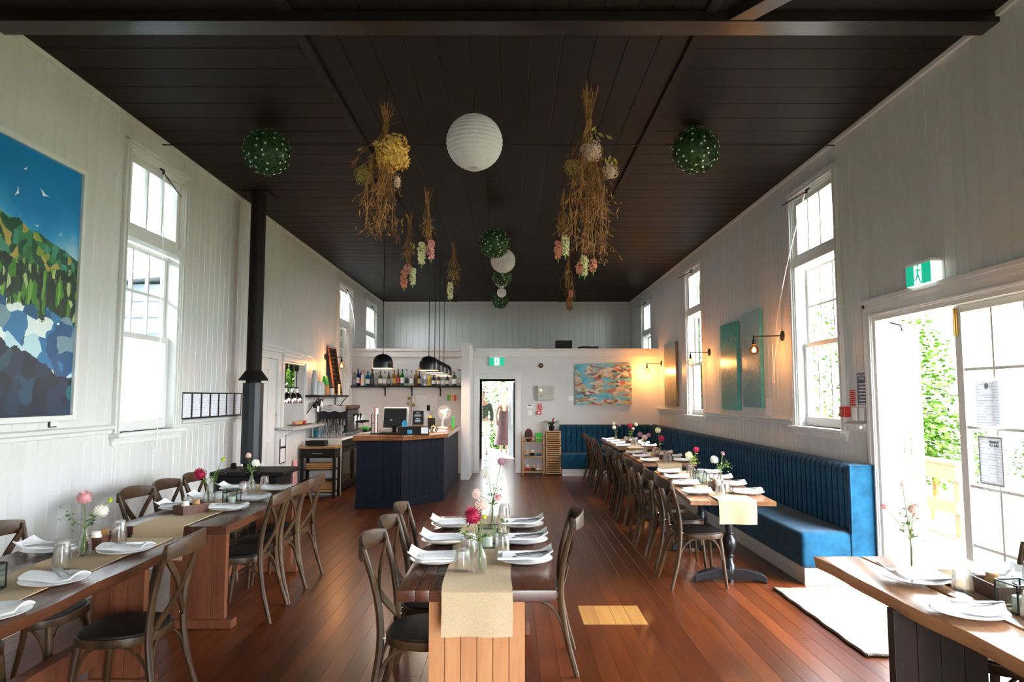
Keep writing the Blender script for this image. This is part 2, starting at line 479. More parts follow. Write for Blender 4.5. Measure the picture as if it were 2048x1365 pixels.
def abstract(name, stops, scale, stretch=(1, 1, 1), zl=1.2, rough=.28):
    m, t, b = nt(name); b.inputs['Roughness'].default_value = rough
    v = coords(t, stretch); sx = t.nodes.new('ShaderNodeSeparateXYZ'); link(t, coords(t), sx.inputs[0])
    f = noise(t, v, scale, 9, .7, 1.6)
    g = mth(t, 'ADD', mth(t, 'MULTIPLY', sx.outputs[2], 1 / zl), mth(t, 'MULTIPLY', mth(t, 'SUBTRACT', f, .5), 1.5))
    link(t, ramp(t, g, stops), b.inputs['Base Color']); bump(t, b, f, .25, .01)
abstract('teal_paint', [(.0, (.02, .30, .27)), (.25, (.05, .22, .20)), (.42, (.16, .24, .20)), (.6, (.40, .40, .26)), (.78, (.05, .36, .30)), (1.0, (.02, .28, .25))], 5)
abstract('sea_paint', [(.0, (.03, .22, .24)), (.3, (.05, .20, .25)), (.48, (.28, .32, .28)), (.7, (.36, .42, .42)), (.9, (.22, .42, .46)), (1.0, (.30, .45, .50))], 5)
abstract('bronze_paint', [(.0, (.11, .08, .03)), (.3, (.16, .13, .06)), (.55, (.28, .22, .11)), (.72, (.22, .19, .12)), (.88, (.24, .32, .32)), (1.0, (.25, .38, .42))], 4)
def collage():
    m, t, b = nt('collage_paint'); b.inputs['Roughness'].default_value = .5
    v = coords(t, (1, 1, 2.1)); n_ = t.nodes.new('ShaderNodeTexVoronoi'); n_.inputs['Scale'].default_value = 11
    nz = t.nodes.new('ShaderNodeTexNoise'); nz.inputs['Scale'].default_value = 9; link(t, v, nz.inputs['Vector'])
    ad = t.nodes.new('ShaderNodeVectorMath'); ad.operation = 'ADD'; sc = t.nodes.new('ShaderNodeVectorMath'); sc.operation = 'SCALE'; sc.inputs['Scale'].default_value = .12
    link(t, nz.outputs['Color'], sc.inputs[0]); link(t, v, ad.inputs[0]); link(t, sc.outputs[0], ad.inputs[1]); link(t, ad.outputs[0], n_.inputs['Vector'])
    sp = t.nodes.new('ShaderNodeSeparateColor'); link(t, n_.outputs['Color'], sp.inputs[0])
    bits = ramp(t, sp.outputs[0], [(0, (.45, .36, .26)), (.14, (.10, .08, .07)), (.28, (.62, .50, .38)), (.42, (.48, .12, .08)), (.54, (.30, .30, .12)), (.66, (.60, .58, .50)), (.8, (.20, .16, .14)), (.9, (.55, .40, .18))], 'CONSTANT')
    sea = ramp(t, noise(t, v, 4, 3), [(.35, (.05, .38, .52)), (.65, (.25, .55, .60))])
    band = noise(t, coords(t, (1.0, 1, 3.4)), 2.6, 3)
    link(t, mixc(t, mth(t, 'GREATER_THAN', band, .475), sea, bits), b.inputs['Base Color'])
collage()

def poster_paper():
    m, t, b = nt('poster_paper'); out = t.nodes['Material Output']
    v = coords(t); sx = t.nodes.new('ShaderNodeSeparateXYZ'); link(t, v, sx.inputs[0])
    z = mth(t, 'FRACT', mth(t, 'MULTIPLY', sx.outputs[2], 55.0)); row = mth(t, 'FLOOR', mth(t, 'MULTIPLY', sx.outputs[2], 55.0))
    cb = t.nodes.new('ShaderNodeCombineXYZ'); link(t, sx.outputs[1], cb.inputs[0]); link(t, mth(t, 'MULTIPLY', row, 3.7), cb.inputs[1])
    f = mth(t, 'MULTIPLY', mth(t, 'LESS_THAN', z, .3), mth(t, 'GREATER_THAN', noise(t, cb.outputs[0], 9, 2), .45))
    c = mixc(t, f, (.86, .87, .90), (.62, .64, .68))
    tr = t.nodes.new('ShaderNodeBsdfTranslucent'); link(t, c, tr.inputs['Color']); link(t, c, b.inputs['Base Color'])
    mx = t.nodes.new('ShaderNodeMixShader'); mx.inputs[0].default_value = .16
    link(t, b.outputs[0], mx.inputs[1]); link(t, tr.outputs[0], mx.inputs[2]); link(t, mx.outputs[0], out.inputs['Surface'])
poster_paper()
# ================================================================== THE ROOM
XL, XR, ZC, YB, YP = -3.32, 3.09, 4.01, 17.5, 14.27   # wall faces, ceiling, back wall, partition
YF = -1.4                                            # wall behind the camera

def pieces(a0, a1, z0, z1, holes):
    ys = sorted({a0, a1, *[h[i] for h in holes for i in (0, 1) if a0 < h[i] < a1]})
    zs = sorted({z0, z1, *[h[i] for h in holes for i in (2, 3) if z0 < h[i] < z1]})
    for i in range(len(ys) - 1):
        for j in range(len(zs) - 1):
            cyy, cz = (ys[i] + ys[i + 1]) / 2, (zs[j] + zs[j + 1]) / 2
            if not any(h[0] < cyy < h[1] and h[2] < cz < h[3] for h in holes):
                yield ys[i], ys[i + 1], zs[j], zs[j + 1]
def boards(parent, a0, a1, z0, z1, holes, put, w=.13, th=.014, c=.006):
    a = a0
    while a < a1 - .01:
        b = min(a + w, a1)
        cuts = sorted({a, b, *[h[i] for h in holes for i in (0, 1) if a < h[i] < b]})
        for i in range(len(cuts) - 1):
            p, q = cuts[i], cuts[i + 1]
            if q - p < .012: continue
            zz = [(z0, z1)]
            for h in holes:
                if h[0] < (p + q) / 2 < h[1]:
                    nz = []
                    for s, e in zz:
                        if h[2] > s: nz.append((s, min(e, h[2])))
                        if h[3] < e: nz.append((max(s, h[3]), e))
                        if h[2] >= e or h[3] <= s: pass
                    zz = [k for k in nz if k[1] - k[0] > .02]
            for s, e in zz: put(parent, p, q, s, e, th, c)
        a = b
def board_profile(w, th, c):
    return [(0, 0), (w, 0), (w, th - c), (w - c, th), (c, th), (0, th - c)]
_bm = {}
def board_mesh(w, h, th, c, axis):
    k = (round(w, 3), round(h, 3), axis)
    if k not in _bm:
        pr = board_profile(w - .001, th, c); mb = MB(); n = len(pr)
        if axis == 'L':   f = lambda u, t, z: (t, u, z)
        elif axis == 'R': f = lambda u, t, z: (-t, u, z)
        else:             f = lambda u, t, z: (u, -t, z)
        mb.add([f(u, t, 0) for u, t in pr] + [f(u, t, h) for u, t in pr],
               [tuple(range(n)), tuple(range(n, 2 * n))] + [(i, (i + 1) % n, n + (i + 1) % n, n + i) for i in range(n)])
        _bm[k] = mb.mesh('board')
    return _bm[k]
TH = .014
def put_L(par, p, q, s, e, th, c): ob('board', board_mesh(q - p, e - s, th, c, 'L'), 'wall_paint', par, (XL - TH, p, s))
def put_R(par, p, q, s, e, th, c): ob('board', board_mesh(q - p, e - s, th, c, 'R'), 'wall_paint', par, (XR + TH, p, s))
def put_B(par, p, q, s, e, th, c): ob('board', board_mesh(q - p, e - s, th, c, 'B'), 'wall_paint', par, (p, YB + TH, s))

WZ0, WZ1 = 1.27, 3.72
holesL = [(5.80, 6.765, WZ0, WZ1), (13.02, 14.06, WZ0, WZ1), (15.48, 16.58, WZ0, WZ1), (9.0, 9.72, 0, 2.1), (9.98, 11.02, 1.13, 2.09)]
holesR = [(6.39, 7.36, WZ0, WZ1), (10.94, 11.86, WZ0, WZ1), (14.92, 15.90, WZ0, WZ1), (3.74, 5.79, -.05, 2.25), (1.75, 2.72, WZ0, WZ1)]
wl = MB()
for a, b, c, d in pieces(YF - .15, YB + .15, -.05, 4.2, holesL): wl.box(XL - TH - .15, XL - TH, a, b, c, d)
wl = ob('wall_left', wl, 'wall_paint', kind='structure')
wr = MB()
for a, b, c, d in pieces(YF - .15, YB + .15, -.05, 4.2, holesR): wr.box(XR + TH, XR + TH + .15, a, b, c, d)
wr = ob('wall_right', wr, 'wall_paint', kind='structure')
boards(wl, 2.5, YB, 1.335, ZC, holesL, put_L); boards(wl, 2.5, 14.27, .13, 1.30, holesL, put_L)
boards(wr, 2.72, YB, 1.335, ZC, holesR, put_R); boards(wr, 2.72, 14.27, .13, 1.30, holesR, put_R)
wb = MB()
for a, b, c, d in pieces(XL - .2, XR + .2, -.05, 4.2, [(-.80, .14, -.05, 2.02)]): wb.box(a, b, YB + TH, YB + TH + .14, c, d)
wb = ob('wall_back', wb, 'wall_paint', kind='structure')
boards(wb, XL, XR, 2.52, ZC, [], put_B, w=.16)
wf = MB()
for a, b, c, d in pieces(XL - .2, XR + .2, -.05, 4.2, [(.3, 1.7, .02, 2.1)]): wf.box(a, b, YF - .15, YF, c, d)
ob('wall_rear', wf, 'wall_paint', kind='structure')

# floor: one object per floorboard on a sub-floor
fl = ob('floor', MB().box(XL, XR, YF, YB + .14, -.09, -.024), 'black_metal', kind='structure')
rw = .1125; rng = random.Random(3); fm = {}
def plank(x, y0, y1, m='floor_wood'):
    L = y1 - y0; k = (round(L, 2), m)
    if k not in fm:
        w, h, c = rw - .0012, .022, .0007
        pr = [(0, -h), (w, -h), (w, -c), (w - c, 0), (c, 0), (0, -c)]
        fm[k] = MB().prism_y(pr, 0, round(L, 2) - .0015).mesh('floorboard')
    ob('floorboard', fm[k], m, fl, (x, y0, 0))
for i in range(57):
    x = XL + i * rw; y = YF - rng.choice([0, .6, 1.2, 1.8])
    cuts = []
    while y < YB + .1:
        cuts.append(max(YF, y)); y += rng.choice([3.6, 4.2, 4.8, 5.4])
    cuts.append(YB + .1)
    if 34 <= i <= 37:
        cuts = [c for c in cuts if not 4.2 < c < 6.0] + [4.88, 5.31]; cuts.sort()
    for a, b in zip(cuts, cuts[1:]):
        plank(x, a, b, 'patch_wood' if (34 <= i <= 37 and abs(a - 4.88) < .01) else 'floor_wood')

# ceiling: dark boards, the middle strip runs along the room
ce = ob('ceiling', MB().box(XL - .2, XR + .2, YF - .2, YB + .2, ZC + .03, ZC + .25), 'ceiling_paint', kind='structure')
cbm = MB().prism_y([(0, .02), (0, .004), (.006, 0), (.212, 0), (.218, .004), (.218, .02)], YF, YB).mesh('board')
for i in range(12): ob('board', cbm, 'ceiling_paint', ce, (-1.40 + i * .22, 0, ZC + .012))
for x0, x1 in ((XL, -1.46), (1.30, XR)):
    sm = MB().prism_x([(0, .022), (0, .004), (.006, 0), (.292, 0), (.298, .004), (.298, .022)], x0, x1).mesh('board')
    y = YF
    while y < YB: ob('board', sm, 'ceiling_paint', ce, (0, y, ZC)); y += .3
def trim(n, mb, m='trim_paint', bevel=.004, par=None): return ob('trim_%d' % n, mb, m, bevel=bevel, kind='structure')
trim(1, MB().box(-1.46, -1.39, YF, YB, ZC - .012, ZC + .02), 'ceiling_paint')
trim(2, MB().box(1.23, 1.30, YF, YB, ZC - .012, ZC + .02), 'ceiling_paint')
trim(3, MB().box(XL, XR, 4.13, 4.30, ZC - .07, ZC), 'beam_paint')
br = MB().prism([(1.37, 4.13), (1.53, 4.13), (2.75, 2.3), (2.59, 2.3)], ZC - .065, ZC)
trim(4, br, 'beam_paint')
trim(5, MB().box(XL, XL + .03, 1.0, YB, ZC - .035, ZC + .005)); trim(6, MB().box(XR - .03, XR, 1.0, YB, ZC - .035, ZC + .005))
trim(7, MB().box(XL, XR, YB - .03, YB, ZC - .035, ZC + .005))
# dado rails
n = 8
def dado(side, a, b):
    global n
    X = XL if side == 'L' else XR; s = 1 if side == 'L' else -1
    pr = [(0, 1.27), (.014, 1.275), (.02, 1.30), (.045, 1.312), (.05, 1.335), (.03, 1.345), (0, 1.345)]
    mb = MB().prism_y([(X + s * u, z) for u, z in pr], a, b)
    ob('trim_%d' % n, mb, 'trim_paint', kind='structure'); n += 1
for a, b in ((1.0, 5.70), (6.865, 8.88)): dado('L', a, b)
for a, b in ((12.0, YP), (7.48, 10.82), (5.93, 6.27)): dado('R', a, b)
for side, a, b in (('left', 1.0, 8.9), ('left', 9.85, 14.2), ('right', 5.9, 14.2)):
    X = XL if side == 'left' else XR - .02
    ob('baseboard_' + side, MB().box(X, X + .02, a, b, 0, .14), 'trim_paint', bevel=.005, kind='structure')

# ------------------------------------------------------------------ windows
def window(num, side, y0, y1, full=True, frosted=False):
    s = 1 if side == 'L' else -1; X = XL if side == 'L' else XR
    w = holder('window_%d' % num)
    def bx(mb, u0, u1, a, b, c, d):      # u measured into the room from the wall face
        p, q = X + s * u0, X + s * u1
        return mb.box(min(p, q), max(p, q), a, b, c, d)
    fr = MB()
    for a, b, c, d in ((y0 - .088, y0, WZ0 - .02, WZ1 + .088), (y1, y1 + .088, WZ0 - .02, WZ1 + .088), (y0, y1, WZ1, WZ1 + .088)):
        bx(fr, 0, .018, a, b, c, d)
    ob('architrave', fr, 'trim_paint', w, bevel=.004)
    f2 = MB()
    for a, b, c, d in ((y0 - .088, y0 - .062, WZ0 - .02, WZ1 + .088), (y1 + .062, y1 + .088, WZ0 - .02, WZ1 + .088), (y0 - .088, y1 + .088, WZ1 + .062, WZ1 + .092),
                       (y0 - .034, y0 - .02, WZ0, WZ1 + .02), (y1 + .02, y1 + .034, WZ0, WZ1 + .02), (y0 - .034, y1 + .034, WZ1 + .02, WZ1 + .034)):
        bx(f2, .018, .034, a, b, c, d)
    ob('architrave_bead', f2, 'trim_paint', w, bevel=.003)
    rv = MB()      # reveal lining
    for a, b, c, d in ((y0, y0 + .02, WZ0, WZ1), (y1 - .02, y1, WZ0, WZ1), (y0, y1, WZ1 - .02, WZ1)): bx(rv, -.164, .004, a, b, c, d)
    ob('jamb', rv, 'trim_paint', w)
    sl = MB(); bx(sl, -.17, .085, y0 - .12, y1 + .12, WZ0 - .035, WZ0); ob('window_sill', sl, 'trim_paint', w, bevel=.008)
    ap = MB(); bx(ap, 0, .022, y0 - .10, y1 + .10, WZ0 - .10, WZ0 - .035); bx(ap, 0, .04, y0 - .11, y1 + .11, WZ0 - .06, WZ0 - .035); ob('apron', ap, 'trim_paint', w, bevel=.005)
    zt = 3.04      # underside of the transom light
    tb = MB(); bx(tb, -.10, .006, y0 + .02, y1 - .02, zt - .07, zt); ob('transom_bar', tb, 'trim_paint', w, bevel=.004)
    def sash(z0, z1, u, cols, rows, name, mtl='pane_glass', st=.055, bot=.06):
        m = MB(); a0, a1 = y0 + .022, y1 - .022
        for a, b, c, d in ((a0, a0 + st, z0, z1), (a1 - st, a1, z0, z1), (a0 + st, a1 - st, z1 - st, z1), (a0 + st, a1 - st, z0, z0 + bot)): bx(m, u - .04, u, a, b, c, d)
        so = ob(name, m, 'trim_paint', w, bevel=.003)
        pw = (a1 - a0 - 2 * st) / cols; ph = (z1 - st - z0 - bot) / rows
        for i in range(1, cols):
            g = MB(); c = a0 + st + i * pw; bx(g, u - .034, u - .004, c - .012, c + .012, z0 + bot, z1 - st); ob('glazing_bar', g, 'trim_paint', so)
        for j in range(1, rows):
            g = MB(); c = z0 + bot + j * ph; bx(g, u - .033, u - .005, a0 + st, a1 - st, c - .011, c + .011); ob('glazing_bar', g, 'trim_paint', so)
        for i in range(cols):
            for j in range(rows):
                g = MB(); bx(g, u - .022, u - .018, a0 + st + i * pw, a0 + st + (i + 1) * pw, z0 + bot + j * ph, z0 + bot + (j + 1) * ph)
                ob('pane', g, mtl, so)
    sash(zt + .005, WZ1 - .022, -.012, 3, 1, 'transom_sash')
    zm = 2.13
    sash(zm - .02, zt - .072, -.115, 3, 2, 'upper_sash', st=.045, bot=.045)
    sash(WZ0 + .002, zm + .02, -.07, 1 if frosted else 3, 1, 'lower_sash', 'pane_glass', st=.05, bot=.09)
    if frosted:
        g = MB(); bx(g, -.150, -.140, y0 + .02, y1 - .02, WZ0, zm); ob('frosted_blind', g, 'frost_sheet', w)
    ym = (y0 + y1) / 2
    c = MB(); p = X + s * .02
    c.tube([(p, ym, WZ1 - .005), (p + s * .03, ym, WZ1 - .02), (p + s * .03, ym, WZ1 - .06)], .012, 6)
    ob('catch', c, 'black_metal', w)
    rod = MB().tube([(p + s * .02, ym, WZ1 - .03), (p + s * .16, ym + .30 * (1 if side == 'R' else .3), WZ1 - .10 if side == 'R' else WZ1 - .25)], .006, 6)
    ob('stay_rod', rod, 'black_metal', w)
    return w
def frost():
    m, t, b = nt('frost_sheet'); t.nodes.remove(b); out = t.nodes['Material Output']
    a = t.nodes.new('ShaderNodeBsdfTranslucent'); a.inputs['Color'].default_value = (.98, .99, .99, 1)
    c = t.nodes.new('ShaderNodeBsdfDiffuse'); c.inputs['Color'].default_value = (.9, .92, .92, 1)
    mx = t.nodes.new('ShaderNodeMixShader'); mx.inputs[0].default_value = .12
    link(t, a.outputs[0], mx.inputs[1]); link(t, c.outputs[0], mx.inputs[2]); link(t, mx.outputs[0], out.inputs['Surface'])
frost()
window(1, 'L', 5.80, 6.765, frosted=True); window(2, 'L', 13.02, 14.06); window(3, 'L', 15.48, 16.58)
window(4, 'R', 6.39, 7.36); window(5, 'R', 10.94, 11.86); window(6, 'R', 14.92, 15.90); window(8, 'R', 1.75, 2.72)
def pull_cord(label, pts):
    ob('window_cord', MB().tube(spline(pts, 5), .005, 5), 'linen', smooth=True, label=label, cat='cord')
pull_cord('pale cord hanging straight down the frosted window by the big landscape', [(XL + .06, 6.28, 3.66), (XL + .07, 6.30, 2.6), (XL + .10, 6.27, 1.3), (XL + .07, 6.28, 1.08)])
pull_cord('pale cord slanting from the tall right window to the amber wall lamp', [(XR - .06, 6.9, 3.66), (XR - .10, 7.3, 3.0), (XR - .06, 7.72, 2.45), (XR - .05, 7.74, 2.31)])
pull_cord('thin looped cord hanging on boards beside the pale teal canvas', [(XR - .02, 7.98, 2.2), (XR - .02, 7.99, 1.9), (XR - .02, 8.01, 1.76), (XR - .02, 7.96, 1.75), (XR - .02, 7.94, 2.0), (XR - .02, 7.74, 2.32)])
pull_cord('pale cord drooping beside the far left window above the bar', [(XL + .06, 13.5, 3.66), (XL + .10, 13.9, 3.2), (XL + .06, 14.15, 2.66)])

# ------------------------------------------------------------------ french doors on the right
d1 = holder('door_1')
fr = MB()
for a, b, c, d in ((5.79, 5.90, 0, 2.37), (3.63, 3.74, 0, 2.37), (3.74, 5.79, 2.25, 2.37)): fr.box(XR - .02, XR, a, b, c, d)
fr.box(XR - .045, XR, 3.59, 5.93, 2.37, 2.405); fr.box(XR - .032, XR - .02, 5.86, 5.90, 0, 2.37); fr.box(XR - .032, XR - .02, 3.63, 5.90, 2.33, 2.37)
fr.box(XR - .03, XR - .02, 3.74, 5.80, 2.262, 2.28); fr.box(XR - .03, XR - .02, 5.80, 5.818, 0, 2.27)
ob('architrave', fr, 'trim_paint', d1, bevel=.004)
jm = MB().box(XR - .004, XR + .17, 5.755, 5.79, 0, 2.25).box(XR - .004, XR + .17, 3.74, 3.775, 0, 2.25).box(XR - .004, XR + .17, 3.775, 5.755, 2.215, 2.25)
ob('jamb', jm, 'trim_paint', d1, bevel=.003)
ob('threshold', MB().box(XR - .02, XR + .22, 3.74, 5.79, -.05, .018), 'fence_wood', d1, bevel=.006)
def leaf_door(parent):
    L, Hh, t = 1.03, 2.205, .042
    m = MB()
    for a, b, c, d in ((0, .075, 0, Hh), (L - .075, L, 0, Hh), (.075, L - .075, Hh - .05, Hh), (.075, L - .075, 0, .165)): m.box(0, t, a, b, c, d)
    o = ob('leaf', m, 'trim_paint', parent, bevel=.004)
    pw = (L - .15) / 3; ph = (Hh - .215) / 5
    for i in range(1, 3): ob('glazing_bar', MB().box(.006, t - .006, .075 + i * pw - .010, .075 + i * pw + .010, .165, Hh - .05), 'trim_paint', o)
    for j in range(1, 5): ob('glazing_bar', MB().box(.007, t - .007, .075, L - .075, .165 + j * ph - .010, .165 + j * ph + .010), 'trim_paint', o)
    for i in range(3):
        for j in range(5): ob('pane', MB().box(t / 2 - .002, t / 2 + .002, .075 + i * pw, .075 + (i + 1) * pw, .165 + j * ph, .165 + (j + 1) * ph), 'pane_glass', o)
    return o
lf = leaf_door(d1); lf.location = (XR + .05, 3.78, .008)
ob('bolt', MB().box(-.012, 0, .985, 1.01, 2.0, 2.19).tube([(-.02, .998, 1.99), (-.02, .998, 2.19)], .008, 8), 'brass', lf, bevel=.002)
lg = leaf_door(d1); lg.location = (XR + .15, 5.79, .012); lg.rotation_euler = (0, 0, R(-40))
ob('door_hook', MB().tube([(XR + .12, 5.74, 2.20), (XR + .16, 5.66, 2.17), (XR + .16, 5.64, 2.12)], .008, 6), 'black_metal', d1)

# panelled door and serving hatch on the left wall
d2 = ob('door_2', MB().box(XL - .06, XL - .02, 9.0, 9.72, 0, 2.1), 'trim_paint', kind='structure')
fr = MB()
for a, b, c, d in ((8.90, 9.0, 0, 2.2), (9.72, 9.82, 0, 2.2), (9.0, 9.72, 2.1, 2.2)): fr.box(XL, XL + .022, a, b, c, d)
fr.box(XL, XL + .05, 8.86, 9.86, 2.2, 2.25).box(XL, XL + .07, 8.84, 9.88, 2.25, 2.29)
ob('architrave', fr, 'trim_paint', d2, bevel=.005)
for z0, z1 in ((.2, .95), (1.05, 1.95)):
    for a, b in ((9.08, 9.33), (9.39, 9.64)):
        q = MB().box(XL - .02, XL - .008, a, b, z0, z1); ob('door_panel', q, 'trim_paint', d2, bevel=.008)
w7 = holder('window_7')
fr = MB()
for a, b, c, d in ((9.90, 9.98, 1.13, 2.09), (11.02, 11.12, 1.13, 2.09)): fr.box(XL, XL + .022, a, b, c, d)
fr.box(XL, XL + .03, 9.90, 11.12, 2.09, 2.16).box(XL, XL + .05, 9.88, 11.14, 2.16, 2.21).box(XL, XL + .075, 9.85, 11.18, 2.21, 2.26)
ob('architrave', fr, 'trim_paint', w7, bevel=.005)
rv = MB().box(XL - .165, XL + .004, 9.98, 10.0, 1.13, 2.09).box(XL - .165, XL + .004, 11.0, 11.02, 1.13, 2.09).box(XL - .165, XL + .004, 9.98, 11.02, 2.07, 2.09)
ob('jamb', rv, 'trim_paint', w7)
ob('servery_shelf', MB().box(XL - .19, XL + .24, 9.72, 11.5, 1.095, 1.135), 'granite', w7, bevel=.006)
ob('shelf_bracket', MB().prism_y([(XL, 1.09), (XL + .2, 1.09), (XL, .95)], 9.80, 9.83), 'trim_paint', w7)
# kitchen behind the hatch
kw = MB()
kw.box(-6.1, -6.0, 8.4, 14.2, -.05, 2.7)
for a, b, c, d in pieces(-6.0, XL - .165, -.05, 2.7, [(-4.95, -4.40, 1.45, 2.35)]): kw.box(a, b, 14.1, 14.2, c, d)
kw.box(-6.0, XL - .165, 8.4, 8.5, -.05, 2.9)
ob('wall_kitchen', kw, 'plaster', kind='structure')
for i in range(15): ob('trim_%d' % (30 + i), MB().prism_x([(8.4, -.05 + i * .2), (8.355, -.05 + i * .2), (8.385, .165 + i * .2), (8.4, .165 + i * .2)], -6.1, XL - .17), 'weatherboard', kind='structure')
ob('ceiling_kitchen', MB().box(-6.1, XL - .165, 8.4, 14.2, 2.7, 2.8), 'plaster', kind='structure')
ob('floor_kitchen', MB().box(-6.1, XL - .165, 8.4, 14.2, -.15, -.05), 'concrete', kind='structure')
portal((-4.68, 14.25, 1.9), (R(-90), 0, 0), .6, .9)

# ------------------------------------------------------------------ partition, wing wall, loft, corridor
pt = MB()
for a, b, c, d in pieces(XL, XR, 0, 2.52, [(-.68, .105, -.05, 1.955)]): pt.box(a, b, YP, YP + .10, c, d)
pt = ob('wall_partition', pt, 'plaster', kind='structure')
trim(20, MB().box(XL, -.98, YP - .05, YP + .12, 2.52, 2.575).box(-.76, XR, YP - .05, YP + .12, 2.52, 2.575))
trim(21, MB().box(XL, -.96, YP - .03, YP, 2.40, 2.52).box(-.78, XR, YP - .03, YP, 2.40, 2.52))
ob('wall_wing', MB().box(-.955, -.785, 13.1, YP, 0, 2.57), 'plaster', bevel=.008, kind='structure')
trim(22, MB().box(-.97, -.77, 13.08, YP, 2.57, 2.60))
ob('ceiling_loft', MB().box(XL, XR, YP + .10, YB, 2.40, 2.50), 'plaster', kind='structure')
ob('wall_corridor_left', MB().box(-.95, -.87, YP + .1, YB, 0, 2.40), 'plaster', kind='structure')
ob('wall_corridor_right', MB().box(.26, .34, YP + .1, YB, 0, 2.40), 'plaster', kind='structure')
d3 = holder('door_3')
fr = MB().box(-.78, -.68, YP - .025, YP, 0, 2.05).box(.105, .205, YP - .025, YP, 0, 2.05).box(-.68, .105, YP - .025, YP, 1.955, 2.05)
fr.box(-.80, .225, YP - .035, YP, 2.05, 2.075)
ob('architrave', fr, 'trim_paint', d3, bevel=.006)
ob('jamb', MB().box(-.68, -.66, YP - .01, YP + .11, 0, 1.955).box(.085, .105, YP - .01, YP + .11, 0, 1.955).box(-.68, .105, YP - .01, YP + .11, 1.94, 1.955), 'trim_paint', d3)
d4 = holder('door_4')
ob('door_frame', MB().box(-.80, -.74, YB - .02, YB + .16, 0, 2.02).box(.08, .14, YB - .02, YB + .16, 0, 2.02).box(-.74, .08, YB - .02, YB + .16, 1.96, 2.02), 'seat_dark', d4)
lf4 = ob('leaf', MB().box(-.04, 0, 0, .80, .01, 1.95), 'seat_dark', d4, loc=(.10, YB + .12, 0), rz=R(10), bevel=.004)
ob('stile_highlight', MB().box(-.052, -.04, .08, .16, .85, 1.75), 'white_plastic', lf4)  # white strip standing for the highlight on the door stile

# unseen strip light added to brighten the kitchen
kl = thing('kitchen_fill_light', 'added strip light brightening the kitchen behind the serving hatch', 'lamp', (-4.5, 11.4, 2.62))
ob('housing', MB().box(-.08, .08, -.6, .6, .03, .08), 'white_plastic', kl); ob('fill_tube', MB().tube([(0, -.58, .01), (0, .58, .01)], .018, 8), 'exit_white', kl)
kd = bpy.data.lights.new('strip_fill_light', 'AREA'); kd.shape = 'RECTANGLE'; kd.size = .1; kd.size_y = 1.1; kd.energy = 14; kd.color = (1, .96, .92)
ko = bpy.data.objects.new('strip_fill_light', kd); COL.objects.link(ko); ko.parent = kl; ko.location = (0, 0, -.02)
